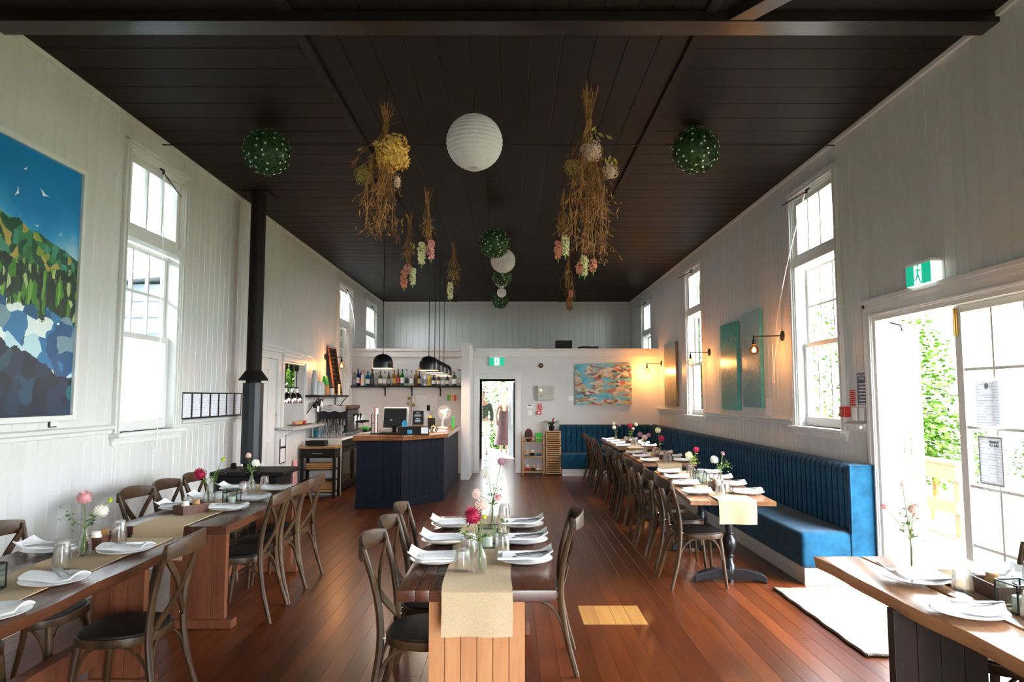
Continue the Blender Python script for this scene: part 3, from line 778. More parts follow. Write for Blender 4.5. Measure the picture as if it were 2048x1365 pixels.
# ================================================================== CHAIRS (crossed-back bentwood), facing +y, seat centre at the origin
def make_chair():
    t = thing('dining_chair', 'x', 'chair')
    sh = []      # seat outline: round front, narrower back
    for k in range(28):
        a = 2 * math.pi * k / 28
        x, y = math.cos(a), math.sin(a)
        w = .215 if y > 0 else .215 - .03 * (-y)
        e = .72
        sh.append((w * math.copysign(abs(x) ** e, x), .20 * math.copysign(abs(y) ** e, y)))
    ob('seat', MB().prism([(x * .93, y * .93) for x, y in sh], .435, .456), 'seat_dark', t, bevel=.008, smooth=True)
    ring = MB(); n = len(sh)
    vs = []
    for k, z in ((1.0, .405), (1.0, .446), (.90, .446), (.90, .405)): vs += [(x * k, y * k, z) for x, y in sh]
    ring.add(vs, [(q * n + i, q * n + (i + 1) % n, ((q + 1) % 4) * n + (i + 1) % n, ((q + 1) % 4) * n + i) for q in range(4) for i in range(n)])
    ob('seat_rim', ring, 'oak_rail', t, bevel=.004, smooth=True)
    for s in (-1, 1):
        pts = spline([(s * .215, -.285, 0), (s * .195, -.225, .22), (s * .185, -.195, .45), (s * .190, -.215, .65), (s * .212, -.275, .865)], 5)
        ob('back_leg', MB().tube(pts, [.014 + .005 * math.sin(math.pi * i / (len(pts) - 1)) for i in range(len(pts))], 8), 'oak', t, smooth=True)
        pts = spline([(s * .185, .185, 0), (s * .165, .165, .22), (s * .150, .145, .41)], 4)
        ob('front_leg', MB().tube(pts, [.013 + .006 * i / (len(pts) - 1) for i in range(len(pts))], 8), 'oak', t, smooth=True)
    # bent top rail
    rl = MB(); N = 12; vs = []
    for i in range(N + 1):
        u = -1 + 2 * i / N
        x = .222 * u; y = -.275 - .055 * (1 - u * u); hz = .046 - .012 * u * u; zc = .845 + .012 * (1 - u * u); th = .010
        vs += [(x, y - th, zc - hz), (x, y + th, zc - hz), (x, y + th * .9, zc + hz), (x, y - th * .9, zc + hz)]
    fs = [(4 * i + q, 4 * i + (q + 1) % 4, 4 * i + 4 + (q + 1) % 4, 4 * i + 4 + q) for i in range(N) for q in range(4)] + [(3, 2, 1, 0), (4 * N, 4 * N + 1, 4 * N + 2, 4 * N + 3)]
    rl.add(vs, fs)
    ob('top_rail', rl, 'oak_rail', t, bevel=.004, smooth=True)
    for s in (-1, 1):      # crossed slats
        pts = spline([(s * .195, -.262, .825), (s * .06, -.262, .69), (-s * .055, -.235 - s * .006, .57), (-s * .178, -.200, .462)], 5)
        mb = MB(); vs = []
        for i, p in enumerate(pts):
            d = (pts[min(i + 1, len(pts) - 1)] - pts[max(i - 1, 0)]).normalized(); sd = Vector((0, 1, 0)).cross(d).normalized() * .019; f = Vector((0, .005, 0))
            vs += [p - sd - f, p + sd - f, p + sd + f, p - sd + f]
        L = len(pts)
        mb.add(vs, [(4 * i + q, 4 * i + (q + 1) % 4, 4 * i + 4 + (q + 1) % 4, 4 * i + 4 + q) for i in range(L - 1) for q in range(4)] + [(3, 2, 1, 0), (4 * L - 4, 4 * L - 3, 4 * L - 2, 4 * L - 1)])
        ob('cross_slat', mb, 'oak', t, smooth=True)
        ob('screw', MB().lathe([(.007, 0), (.006, .004)], 8), 'steel', t, loc=(s * .185, -.178, .455))
    def brace(p0, p1, p2): ob('brace', MB().tube(arc(p0, p1, p2, 7), .0095, 6), 'oak', t, smooth=True)
    for s in (-1, 1):
        brace((s * .168, .168, .23), (s * .15, .16, .405), (s * .03, .168, .412))
        brace((s * .170, .150, .23), (s * .168, .13, .405), (s * .178, .02, .412))
        brace((s * .194, -.215, .23), (s * .186, -.18, .405), (s * .186, -.04, .412))
        brace((s * .180, -.218, .23), (s * .16, -.19, .405), (s * .03, -.178, .412))
    return t
chair0 = make_chair(); chair_used = [False]
def chair(x, y, rz, label, group):
    if not chair_used[0]:
        chair_used[0] = True; o = chair0; o.location = (x, y, 0); o.rotation_euler = (0, 0, rz); o['label'] = label; o['group'] = group
    else:
        o = dup(chair0, loc=(x, y, 0), rz=rz, label=label, group=group)
    return o
E_, W_ = -math.pi / 2, math.pi / 2     # facing east (+x) / west (-x)
G = 'crossed-back chairs at the two left tables'
chair(-1.905, 3.49, W_ + .04, 'crossed-back oak chair with its back to us in the left foreground', G)
chair(-2.50, 3.74, E_, 'crossed-back chair cut by the left edge of the photo, against white boards', G)
chair(-2.50, 3.10, E_ + .05, 'chair under the near left table with only seat and legs showing', G)
for i, y in enumerate((5.20, 5.68, 6.17)):
    chair(-2.545, y, E_ + .06 * (i - 1), ('nearest', 'middle', 'farthest')[i] + ' of three chairs between the white wall and the second left table', G)
for i, y in enumerate((5.10, 5.56, 6.03)):
    chair(-1.975, y, W_ + .05 * (1 - i), ('nearest', 'middle', 'farthest')[i] + ' of three chairs on the aisle side of the second left table', G)
G = 'crossed-back chairs at the centre table'
for i, y in enumerate((3.46, 3.93, 4.42)):
    chair(-.405, y, E_ + .05 * (i - 1), ('nearest', 'middle', 'farthest')[i] + ' of three chairs lined up left of the centre table', G)
chair(.10, 4.22, W_ - .05, 'lone crossed-back chair on the right side of the centre table', G)
G = 'crossed-back chairs facing the blue banquette'
for i, y in enumerate((5.93, 6.52, 7.14, 7.72, 8.58, 9.2, 9.85, 11.1, 11.75, 12.4, 12.95)):
    chair(1.585 + .009 * i, y, E_ + .04 * (-1) ** i, ORD[i] + ' chair from the camera in the row facing the blue banquette', G)
chair(2.20, 3.15, W_, 'dark chair back at the right edge beyond the bright live-edge table', 'crossed-back chairs at the door table')

# ================================================================== TABLES
def wavy(x, y0, y1, amp, seed, n=26):
    r = random.Random(seed); ph = [r.uniform(0, 6.3) for _ in range(3)]
    return [(x + amp * (math.sin(2.1 * y + ph[0]) + .5 * math.sin(5.3 * y + ph[1]) + .22 * math.sin(13 * y + ph[2])), y) for y in [y0 + (y1 - y0) * i / n for i in range(n + 1)]]
def slab(par, left, right, z0=.705, z1=.76, name='top_board', m='table_wood', pull=.0):
    # left, right: point lists with growing y; the underside is pulled in a little like a waney edge
    lo = right + left[::-1]
    cx = sum(p[0] for p in lo) / len(lo)
    n = len(lo); mb = MB()
    lower = [(x + (-pull if x > cx else pull), y) for x, y in lo]
    mb.add([(x, y, z0) for x, y in lower] + [(x, y, z1) for x, y in lo], [tuple(range(n - 1, -1, -1)), tuple(range(n, 2 * n))] + [(i, (i + 1) % n, n + (i + 1) % n, n + i) for i in range(n)])
    return ob(name, mb, m, par, bevel=.003 if not pull else .006, smooth=True)
def leg_panel(par, x0, x1, y, m='panel_wood', nb=4, foot=True):
    w = (x1 - x0) / nb
    for i in range(nb): ob('leg_board', MB().box(x0 + i * w + .0012, x0 + (i + 1) * w - .0012, y - .025, y + .025, .06 if foot else 0, .705), m, par, bevel=.002)
    if foot: ob('foot', MB().box(x0 - .06, x1 + .06, y - .045, y + .045, 0, .06), m, par, bevel=.008)
def straight(x, y0, y1): return [(x, y0 + (y1 - y0) * i / 6) for i in range(7)]
# near left table, live edge
t = thing('dining_table', 'dark live-edge wooden table against the left edge of the photo', 'table', group='dining tables')
slab(t, straight(-2.62, 1.7, 4.03), wavy(-1.835, 1.7, 4.03, .022, 4), pull=.016)
leg_panel(t, -2.285, -2.0, 3.85, nb=3); leg_panel(t, -2.46, -2.0, 2.15)
ob('stretcher', MB().box(-2.27, -2.19, 2.15, 3.85, .16, .30), 'panel_wood', t, bevel=.006)
# second left table
t = thing('dining_table', 'reddish brown table with six chairs in front of the black stove', 'table', group='dining tables')
for i in range(3):
    a, b = -2.52 + i * .24, -2.52 + (i + 1) * .24
    slab(t, straight(a + .0008, 4.40, 6.42), straight(b - .0008, 4.40, 6.42))
leg_panel(t, -2.34, -1.96, 4.83); leg_panel(t, -2.32, -1.99, 6.34)
ob('stretcher', MB().box(-2.28, -2.22, 4.83, 6.34, .16, .28), 'panel_wood', t, bevel=.006)
# centre table
t = thing('dining_table', 'dark table with pale end panel in the middle of the floor', 'table', group='dining tables')
for i, (a, b) in enumerate(((-.486, -.405), (-.405, -.345), (-.345, .195))):
    slab(t, straight(a + .001, 2.965, 4.76), straight(b - .001, 2.965, 4.76), .712, .76)
leg_panel(t, -.365, .062, 3.14, 'pale_panel', 6); leg_panel(t, -.365, .062, 4.70, 'panel_wood', 6)
ob('stretcher', MB().box(-.19, -.11, 3.14, 4.70, .16, .28), 'pale_panel', t, bevel=.006)
# door table
t = thing('dining_table', 'sunlit live-edge table of two slabs in the lower right corner', 'table', group='dining tables')
slab(t, wavy(1.565, 1.3, 3.585, .020, 9), wavy(1.795, 1.3, 3.585, .008, 12), .70, .76, m='honey_wood', pull=.012)
slab(t, wavy(1.812, 1.3, 3.585, .008, 12), straight(2.30, 1.3, 3.585), .70, .76, m='honey_wood')
leg_panel(t, 1.565, 1.945, 2.90, 'dark_panel', nb=4); leg_panel(t, 1.60, 1.96, 1.75, 'dark_panel')
# banquette pedestal tables
def pedestal(par, x, y):
    ob('post', MB().lathe([(.03, 0), (.03, .05)], 8, (x, y, 0)).lathe([(.045, .08), (.045, .15), (.03, .17), (.028, .21), (.04, .222), (.028, .235), (.03, .25), (.055, .28), (.06, .33), (.055, .37), (.03, .40), (.04, .41), (.03, .42), (.034, .47), (.036, .60), (.03, .64), (.06, .66), (.06, .68)], 12, (x, y, 0)), 'black_gloss', par, smooth=True)
    ob('base_foot', MB().prism_y([(x - .30, 0), (x - .30, .045), (x - .27, .075), (x - .13, .115), (x + .13, .115), (x + .27, .075), (x + .30, .045), (x + .30, 0), (x + .2, .03), (x - .2, .03)], y - .04, y + .04), 'black_gloss', par, bevel=.005)
    ob('bearer', MB().box(x - .26, x + .26, y - .035, y + .035, .68, .725), 'black_gloss', par, bevel=.004)
for i, (x0, x1, y0, y1, rz, lb) in enumerate(((-.33, .33, -1.08, 1.08, -.075, 'nearest of three black pedestal tables along the blue banquette'),
                                          (-.33, .33, -.86, .86, -.02, 'middle of three black pedestal tables along the blue banquette'),
                                          (-.33, .33, -1.12, 1.12, 0, 'farthest of three black pedestal tables along the blue banquette'))):
    cxy = ((1.82, 6.50), (1.95, 9.26), (2.02, 12.02))[i]
    t = thing('pedestal_table', lb, 'table', (cxy[0], cxy[1], 0), rz, 'pedestal tables at the banquette')
    for k in range(4):
        a = x0 + k * (x1 - x0) / 4
        ob('top_board', MB().box(a + .0006, a + (x1 - x0) / 4 - .0006, y0, y1, .725, .76), 'bar_top', t, bevel=.003)
    pedestal(t, .09, y0 + .55); pedestal(t, .09, y1 - .42)

# burlap runners
def runner(label, xc, w, y0, y1, drop, seed, sway=.0, far_drop=0):
    r = random.Random(seed); ph = r.uniform(0, 6)
    L = y1 - y0 + drop + far_drop
    def f(u, v):
        s = v * L - drop
        e = .010 * math.sin(3.1 * s + ph) + .005 * math.sin(9 * s + 2 * ph)
        x = xc + (u - .5) * w + e + sway * s
        rip = .0035 * (1 + math.sin(11 * s + 5 * u + ph)) * (4 * (u - .5) ** 2)
        if s < 0:
            d = -s; k = min(1, d / .03)
            return (x, y0 - .006 - .012 * math.sin(min(1, d / .05) * 1.57) - .006 * math.sin(9 * u + ph) * d / max(drop, .01), .766 - max(0, d - .012))
        if s > y1 - y0:
            return (x, y1 + .014, .766 - (s - (y1 - y0)))
        return (x, y0 + s, .765 + rip)
    mb = MB().sheet(10, max(24, int(L / .035)), f, .0035)
    ob('table_runner', mb, 'burlap', smooth=True, label=label, cat='table runner', group='burlap runners')
runner('burlap runner along the near left live-edge table', -2.13, .34, 1.72, 4.02, 0, 1)
runner('burlap runner drooping off the second left table, before the stove', -2.21, .32, 4.40, 6.41, .22, 2)
runner('burlap runner hanging down the pale panel of the centre table', -.155, .30, 2.965, 4.75, .20, 3)
def runner_rot(label, c, rz, w, hl, drop, seed):
    o0 = len(COL.objects); runner(label, 0, w, -hl, hl, drop, seed)
    o = COL.objects[-1]; o.location = (c[0], c[1], 0); o.rotation_euler = (0, 0, rz)
runner_rot('burlap runner drooping off the nearest banquette table', (1.84, 6.50), -.075, .29, 1.075, .19, 4)
runner_rot('burlap runner drooping off the middle banquette table', (1.95, 9.26), -.02, .29, .855, .16, 5)
runner_rot('burlap runner drooping off the farthest banquette table', (2.02, 12.02), 0, .29, 1.115, .12, 6)
runner('burlap runner on the sunlit table by the glass doors', 2.04, .28, 1.32, 3.30, 0, 8)

# ================================================================== PLACE SETTINGS
plate_me = MB().lathe([(.0, .0), (.072, 0), (.078, .004), (.105, .010), (.134, .019), (.136, .022), (.133, .0225), (.104, .0145), (.078, .009), (.0, .008)], 40).mesh('plate')
def napkin_mesh(kind):
    def f(u, v):
        x = (u - .5) * (.27 if kind == 0 else .24); y = (v - .5) * (.16 if kind == 0 else .11)
        z = .024
        if kind == 0: z += .036 * max(0, (-x - .06) / .075) ** 1.6 + .012 * (v - .5) ** 2 * 4 + .004 * math.sin(40 * y)
        else: z += .018 * (1 - (2 * v - 1) ** 2) + .009 * max(0, (abs(x) - .06) / .06) + .004 * math.sin(30 * x)
        return (x, y + (.02 * math.sin(9 * x) if kind else .012 * math.sin(8 * x)), z)
    mb = MB().sheet(14, 8, f, .007)
    if kind == 0:
        mb.sheet(8, 5, lambda u, v: ((u - .5) * .20 + .012, (v - .5) * .12, .033 + .004 * math.sin(7 * u + 3 * v)), .006)
    return mb.mesh('napkin')
napkin_me = [napkin_mesh(0), napkin_mesh(1)]
def fork_mesh():
    mb = MB().box(-.10, .01, -.004, .004, 0, .0025).prism([(.01, -.005), (.03, -.012), (.045, -.012), (.045, .012), (.03, .012), (.01, .005)], 0, .0025)
    for k in range(4): mb.box(.045, .085, -.0118 + k * .0066, -.0118 + k * .0066 + .0038, 0, .0022)
    return mb.mesh('fork')
def knife_mesh(): return MB().box(-.11, -.01, -.0055, .0055, 0, .005).prism([(-.01, -.006), (.10, -.008), (.115, -.002), (.11, .006), (-.01, .006)], .001, .003).mesh('knife')
fork_me, knife_me = fork_mesh(), knife_mesh()
def setting(x, y, ang, where, kind=0, cutlery=True, z=.765, flip=1):
    # ang: direction of the raised napkin end (towards the diner)
    ob('plate', plate_me, 'china', loc=(x, y, z), smooth=True, label='white plate ' + where, cat='plate', group='dinner plates')
    ob('napkin', napkin_me[kind], 'linen', loc=(x, y, z), rz=ang - math.pi, smooth=True, label='napkin on the plate ' + where, cat='napkin', group='napkins')
    if cutlery:
        c, s = math.cos(ang), math.sin(ang)
        for me, nm, dd, da in ((fork_me, 'fork', .012, .45), (knife_me, 'knife', -.018, .62)):
            ob(nm, me, 'steel', loc=(x + c * .03 - s * dd, y + s * .03 + c * dd, z + (.040 if kind == 0 else .047)), rz=ang + math.pi + da * flip,
               label=nm + ' on the napkin ' + where, cat=nm, group=nm + 's on napkins')
# tumblers stand upside down
def tumbler_mesh():
    n = 20; pr = [(.0, .0)]; mb = MB()
    prof = [(.041, 0), (.0405, .012), (.039, .035), (.034, .078), (.031, .095), (.0285, .100), (.0, .100)]
    inner = [(.0, .090), (.027, .090), (.031, .076), (.0365, .035), (.0385, .0)]
    vs = []; fs = []
    allp = prof[::-1] + [(.041, 0)][:0]
    ring = []
    full = [(.0005, .100)] + prof[-2::-1] + inner[::-1][:-1] + [(.0005, .090)]
    for r, z in full:
        for k in range(2 * n):
            rr = r * (1 - (.045 if (k % 2 and .03 < z < .096 and r > .027) else 0)); a = math.pi * k / n
            vs.append((rr * math.cos(a), rr * math.sin(a), z))
    N = 2 * n
    for i in range(len(full) - 1):
        for k in range(N): fs.append((i * N + k, i * N + (k + 1) % N, (i + 1) * N + (k + 1) % N, (i + 1) * N + k))
    return mb.add(vs, fs).mesh('tumbler')
tumbler_me = tumbler_mesh()
def tumbler(x, y, where, z=.768, s=1.0):
    o = ob('tumbler', tumbler_me, 'tumbler_glass', loc=(x, y, z), smooth=True, rz=random.random() * 3, label='upturned glass tumbler ' + where, cat='glass', group='tumblers')
    o.scale = (s, s, s); return o
# candle lantern, condiment box, salt jars
lw, lh = .052, .105
def lantern(x, y, where, rz=0, z=.768):
    t = thing('candle_lantern', 'black-edged glass candle lantern ' + where, 'lantern', (x, y, z), rz, 'glass candle lanterns')
    fr = MB()
    for a in (-lw, lw):
        for b in (-lw, lw): fr.box(a - .0025, a + .0025, b - .0025, b + .0025, 0, lh)
        for zz in (.0025, lh): fr.box(-lw, lw, a - .0025, a + .0025, zz - .0025, zz + .0025); fr.box(a - .0025, a + .0025, -lw, lw, zz - .0025, zz + .0025)
    ob('frame', fr, 'black_metal', t)
    for a in (-lw, lw):
        ob('pane', MB().box(-lw, lw, a - .001, a + .001, .004, lh - .003), 'lantern_glass', t); ob('pane', MB().box(a - .001, a + .001, -lw, lw, .004, lh - .003), 'lantern_glass', t)
    c = thing('candle', 'short cream candle inside the glass lantern ' + where, 'candle', (x, y, z), 0, 'candles in the lanterns')
    ob('wax', MB().lathe([(.0, .001), (.024, .001), (.025, .004), (.025, .052), (.022, .055), (.0, .053)], 18), 'candle', c, smooth=True)
    ob('wick', MB().tube([(0, 0, .052), (.001, 0, .063)], .0012, 5), 'black_metal', c)
def condiment(x, y, where, rz=0, z=.766):
    t = thing('condiment_box', 'small open wooden box ' + where, 'box', (x, y, z), rz, 'wooden condiment boxes')
    a, b, h = .055, .10, .062
    for x0, x1, y0, y1 in ((-a, -a + .008, -b, b), (a - .008, a, -b, b)): ob('side_board', MB().box(x0, x1, y0, y1, 0, h), 'dark_box', t, bevel=.0015)
    for y0, y1 in ((-b, -b + .008), (b - .008, b)): ob('end_board', MB().box(-a + .008, a - .008, y0, y1, 0, h), 'dark_box', t, bevel=.0015)
    ob('bottom', MB().box(-a + .008, a - .008, -b + .008, b - .008, 0, .006), 'dark_box', t)
    c, s = math.cos(rz), math.sin(rz)
    for k, (dy, m, nm) in enumerate(((-.045, 'candle', 'salt'), (.04, 'butcher', 'pepper'))):
        j = thing(nm + '_jar', ('white' if k == 0 else 'tan') + ' shaker jar in the wooden box ' + where, 'jar', (x - s * dy, y + c * dy, z + .007), 0, 'shaker jars')
        ob('jar_body', MB().lathe([(.0, 0), (.026, 0), (.027, .004), (.027, .058), (.022, .066), (.0, .066)], 16), m, j, smooth=True)
        ob('lid', MB().lathe([(.0, .066), (.023, .066), (.023, .078), (.02, .081), (.0, .081)], 16), 'candle' if k == 0 else 'butcher', j, smooth=True)
# flowers in bottles
def bloom_mesh(kind):
    mb = MB()
    if kind == 'dahlia':
        N = 90
        for i in range(N):
            ph = math.acos(1 - 1.55 * (i + .5) / N); a = i * 2.39996
            d = Vector((math.sin(ph) * math.cos(a), math.sin(ph) * math.sin(a), math.cos(ph)))
            mb.leafquad(d * .35, d, .26, .62 + .05 * (i % 3), d.cross(Vector((0, 0, 1)) if abs(d.z) < .95 else Vector((1, 0, 0))).cross(d))
        mb.sphere((0, 0, 0), .62, 12, 7)
    else:
        N = 70; mb.sphere((0, 0, 0), .72, 12, 8)
        for i in range(N):
            ph = math.acos(1 - 1.9 * (i + .5) / N); a = i * 2.39996
            d = Vector((math.sin(ph) * math.cos(a), math.sin(ph) * math.sin(a), math.cos(ph)))
            tn = d.cross(Vector((0, 0, 1))).normalized() if abs(d.z) < .98 else Vector((1, 0, 0))
            mb.leafquad(d * .66, d * .9 + tn * .3, .32, .36, tn)
    return mb
BL = {k: bloom_mesh(k) for k in ('dahlia', 'pompon')}
blm = {}
def flower(vase_top, tip, m, r, kind, label, base, leaf=1):
    """one flower: stem from the bottom of the bottle through its neck to the bloom"""
    t = thing('cut_flower', label, 'flower', (base[0], base[1], base[2]), 0, 'flowers in the bottles')
    p0 = Vector((0, 0, .012)); pn = Vector(vase_top) - Vector(base); pt_ = Vector(tip) - Vector(base)
    ob('stem', MB().tube(spline([p0 + Vector((random.uniform(-.015, .015), random.uniform(-.015, .015), 0)), pn, (pn + pt_) / 2 + Vector((0, 0, .01)), pt_], 4), .0026, 5), 'stem_green', t, smooth=True)
    key = (kind, m)
    if key not in blm:
        blm[key] = BL[kind].mesh('bloom', recalc=False); blm[key].materials.append(MATS[m])
    o = ob('bloom', blm[key], m, t, loc=pt_, rz=random.random() * 6)
    o.scale = (r, r, r); d = (pt_ - pn).normalized(); d = (d + Vector((0, -.35, .2))).normalized()
    o.rotation_euler = d.to_track_quat('Z', 'Y').to_euler()
    for k in range(leaf):
        lf = MB(); c = pn + (pt_ - pn) * random.uniform(.05, .45); a = random.random() * 6.3
        for w in range(3):
            aa = a + (w - 1) * .8; lf.leafquad(c, (math.cos(aa), math.sin(aa), .35), .022, .055, (0, 0, 1))
        ob('leaf', lf, 'leaf', t, recalc=False)
def sprig(vase_top, tip, label, base, m='leaf', n=26, spread=.05, sz=.014):
    t = thing('foliage_sprig', label, 'foliage', (base[0], base[1], base[2]), 0, 'greenery in the bottles')
    pn = Vector(vase_top) - Vector(base); pt_ = Vector(tip) - Vector(base)
    ob('stem', MB().tube(spline([Vector((.006, .004, .012)), pn, (pn + pt_) / 2, pt_], 4), .0022, 5), 'stem_green', t, smooth=True)
    lf = MB()
    for _ in range(n):
        c = pn.lerp(pt_, random.uniform(.35, 1.05)) + Vector((random.gauss(0, spread * .5), random.gauss(0, spread * .5), random.gauss(0, spread * .4)))
        a = random.random() * 6.3; lf.leafquad(c, (math.cos(a), math.sin(a), random.uniform(-.4, .8)), sz, sz * 1.9, (0, .3, 1))
    ob('leaves', lf, m, t, recalc=False, kind='stuff')
vase_me = MB().lathe([(.0, 0), (.030, 0), (.034, .006), (.034, .062), (.028, .080), (.016, .105), (.0145, .122), (.018, .130), (.0155, .1305), (.0125, .122), (.0135, .105), (.0255, .080), (.031, .062), (.031, .009), (.0, .008)], 22).mesh('bud_vase')
def vase(x, y, where, flowers, sprigs=(), z=.767, s=1.0):
    o = ob('bud_vase', vase_me, 'vase_glass', loc=(x, y, z), smooth=True, label='clear glass bottle used as flower vase ' + where, cat='vase', group='bottle vases'); o.scale = (s, s, s)
    top = (x, y, z + .125 * s)
    for dx, dy, dz, m, r, kind, lb in flowers: flower(top, (x + dx, y + dy, z + dz), m, r, kind, lb, (x, y, z))
    for dx, dy, dz, m, n, sp, lb in sprigs: sprig(top, (x + dx, y + dy, z + dz), lb, (x, y, z), m, n, sp)
# ------------------------------------------------------------------ what stands on each table
PI = math.pi
# near left table
q = 'on the near left table'
setting(-2.00, 3.07, -.25, 'in front, ' + q, 1, flip=-1); setting(-2.02, 3.66, -.2, 'beside the nearest chair back, ' + q, 1)
setting(-2.43, 3.68, PI, 'on the wall side, ' + q, 0); setting(-1.93, 2.60, 0, 'cut by the left photo edge, ' + q, 1, False)
tumbler(-2.115, 3.29, 'lower of two nested, ' + q); tumbler(-2.115, 3.29, 'upper of two nested, ' + q, .80)
tumbler(-2.15, 3.82, 'lower of a pair behind the box, ' + q); tumbler(-2.15, 3.82, 'upper of a pair behind the box, ' + q, .80)
lantern(-2.20, 2.93, 'at the left photo edge', .12)
condiment(-2.24, 3.80, 'behind the pink dahlia, ' + q, .1)
vase(-2.19, 3.58, q, [(-.01, 0, .29, 'petal_pink', .042, 'dahlia', 'large pink dahlia against the white left wall'), (.085, -.01, .225, 'petal_white', .038, 'pompon', 'white dahlia leaning right beside the pink dahlia'),
                      (.11, .02, .275, 'petal_lime', .014, 'dahlia', 'tiny lime green bud above the white dahlia')],
     [(-.09, 0, .205, 'leaf', 34, .05, 'seedy green sprig leaning left of the pink dahlia'), (.03, .02, .19, 'leaf_dark', 8, .03, 'dark green leaves under the pink dahlia')])
# second left table
q = 'on the second left table'
for i, (y, w) in enumerate(((5.0, 'nearest'), (5.46, 'middle'), (6.02, 'farthest'))):
    setting(-2.03, y, 0, w + ' on the aisle side, ' + q, 1); setting(-2.40, y + .02, PI, w + ' on the wall side, ' + q, 0, i == 0)
for k, (x, y, w) in enumerate(((-2.19, 5.20, 'left of the candle lantern'), (-2.29, 4.92, 'left of the wooden box'), (-2.21, 5.72, 'in the middle'), (-2.24, 5.80, 'behind the middle one'), (-2.20, 6.18, 'at the stove end'))):
    tumbler(x, y, w + ', ' + q)
lantern(-2.11, 5.24, q, .1); condiment(-2.24, 4.86, 'below the crimson dahlia, ' + q, -.5)
vase(-2.29, 5.24, 'behind the wooden box, ' + q, [(-.055, -.02, .225, 'petal_crimson', .055, 'dahlia', 'crimson dahlia on the second left table'), (.09, .04, .33, 'petal_lime', .02, 'dahlia', 'yellow-green bud standing above the crimson dahlia')],
     [(.06, .03, .24, 'leaf_bright', 60, .05, 'bushy bright green foliage beside the crimson dahlia')])
vase(-2.23, 5.95, 'at the stove end, ' + q, [(.03, 0, .24, 'petal_white', .036, 'pompon', 'white dahlia in front of the black stove'), (-.035, .01, .30, 'petal_blush', .030, 'dahlia', 'peach flower in front of the flue')],
     [(-.02, 0, .21, 'leaf_bright', 50, .06, 'green foliage in the vase before the stove')])
# centre table
q = 'on the centre table'
for y, w in ((3.45, 'nearest'), (3.90, 'middle'), (4.37, 'farthest')):
    setting(-.365, y, PI, w + ' on the left side, ' + q, 0, False); setting(.070, y, 0, w + ' on the right side, ' + q, 0)
for x, y, w in ((-.225, 3.27, 'nearest'), (-.215, 3.55, 'left, second from us'), (-.215, 3.68, 'left, third from us'), (-.045, 3.62, 'right, nearest'), (-.055, 3.86, 'right, second from us'), (-.045, 4.60, 'far end')):
    tumbler(x, y, w + ' ' + q)
lantern(-.125, 3.78, 'in the middle of the centre table', .05)
vase(-.145, 3.25, 'nearest ' + q, [(-.035, .03, .245, 'petal_crimson', .052, 'dahlia', 'large crimson dahlia on the centre table'), (.0, .12, .285, 'petal_blush', .034, 'pompon', 'blush pompon right behind the crimson dahlia'),
                          (.02, .03, .245, 'petal_lime', .013, 'dahlia', 'small yellow bud beside the crimson dahlia')],
     [(-.10, .02, .19, 'leaf', 22, .04, 'reddish-stemmed sprig leaning left under the crimson dahlia'), (.10, .03, .215, 'leaf', 16, .04, 'green sprig leaning right over the plates')])
vase(-.115, 4.36, 'at the far end of the centre table', [(-.03, 0, .33, 'petal_white', .046, 'pompon', 'large white dahlia high over the far end of the centre table'), (.055, .02, .40, 'petal_mauve', .028, 'pompon', 'dusky mauve pompon, tallest flower on the centre table'),
                              (.035, -.02, .18, 'petal_pink', .028, 'dahlia', 'pink pompon low on the far end of the centre table'), (-.10, .0, .20, 'petal_blush', .034, 'pompon', 'pale blush pompon left of the centre stems')],
     [(.01, 0, .27, 'leaf', 40, .05, 'leafy green stem under the white centre dahlia'), (.04, 0, .25, 'leaf_dark', 14, .04, 'dark leaves under the white centre dahlia')])
# banquette tables
def on(c, rz, u, v): return c[0] + u * math.cos(rz) - v * math.sin(rz), c[1] + u * math.sin(rz) + v * math.cos(rz)
for ti, (c, rz, q, vs, cut) in enumerate((((1.82, 6.50), -.075, 'on the nearest banquette table', (-.68, -.14, .36, .84), True),
                                       ((1.95, 9.26), -.02, 'on the middle banquette table', (-.60, -.02, .55), False),
                                       ((2.02, 12.02), 0, 'on the farthest banquette table', (-.85, -.3, .25, .8), False))):
    for i, v in enumerate(vs):
        for u, w, a in ((-.205, 'chair side', PI), (.215, 'banquette side', 0)):
            x, y = on(c, rz, u, v); setting(x, y, a + rz, ORD[i] + ' from us on the ' + w + ', ' + q, 1, cut and i < 2)
    for i, (u, v) in enumerate(((-.03, -.78), (.05, -.62), (.06, -.40), (.0, -.08), (.09, -.10), (.03, .28), (-.02, .62))[:7 if ti == 0 else 6]):
        x, y = on(c, rz, u, v); tumbler(x, y, ORD[i] + ' from us ' + q)
    x, y = on(c, rz, .01, -.47 if ti == 0 else -.30); condiment(x, y, q, rz)
    if ti == 0:
        x, y = on(c, rz, -.04, .02); lantern(x, y, q, rz)
c, rz = (1.82, 6.50), -.075
x, y = on(c, rz, .10, -.22); vase(x, y, 'nearer ' + 'on the nearest banquette table', [(-.05, .01, .235, 'petal_white', .042, 'dahlia', 'white dahlia nearest on the banquette tables'), (.03, .02, .29, 'petal_mauve', .022, 'dahlia', 'dark red bud beside the nearest white banquette dahlia')], [(.04, 0, .20, 'leaf_bright', 70, .06, 'bright green bushy sprig leaning toward the banquette')])
x, y = on(c, rz, -.03, .40); vase(x, y, 'farther on the nearest banquette table', [(-.04, 0, .225, 'petal_cream', .040, 'pompon', 'cream pompon beside the red one at the banquette'), (.035, 0, .28, 'petal_crimson', .032, 'pompon', 'red pompon over the nearest banquette table')], [(.01, 0, .20, 'petal_lime', 60, .05, 'lime green sprig at the banquette')])
c, rz = (1.95, 9.26), -.02
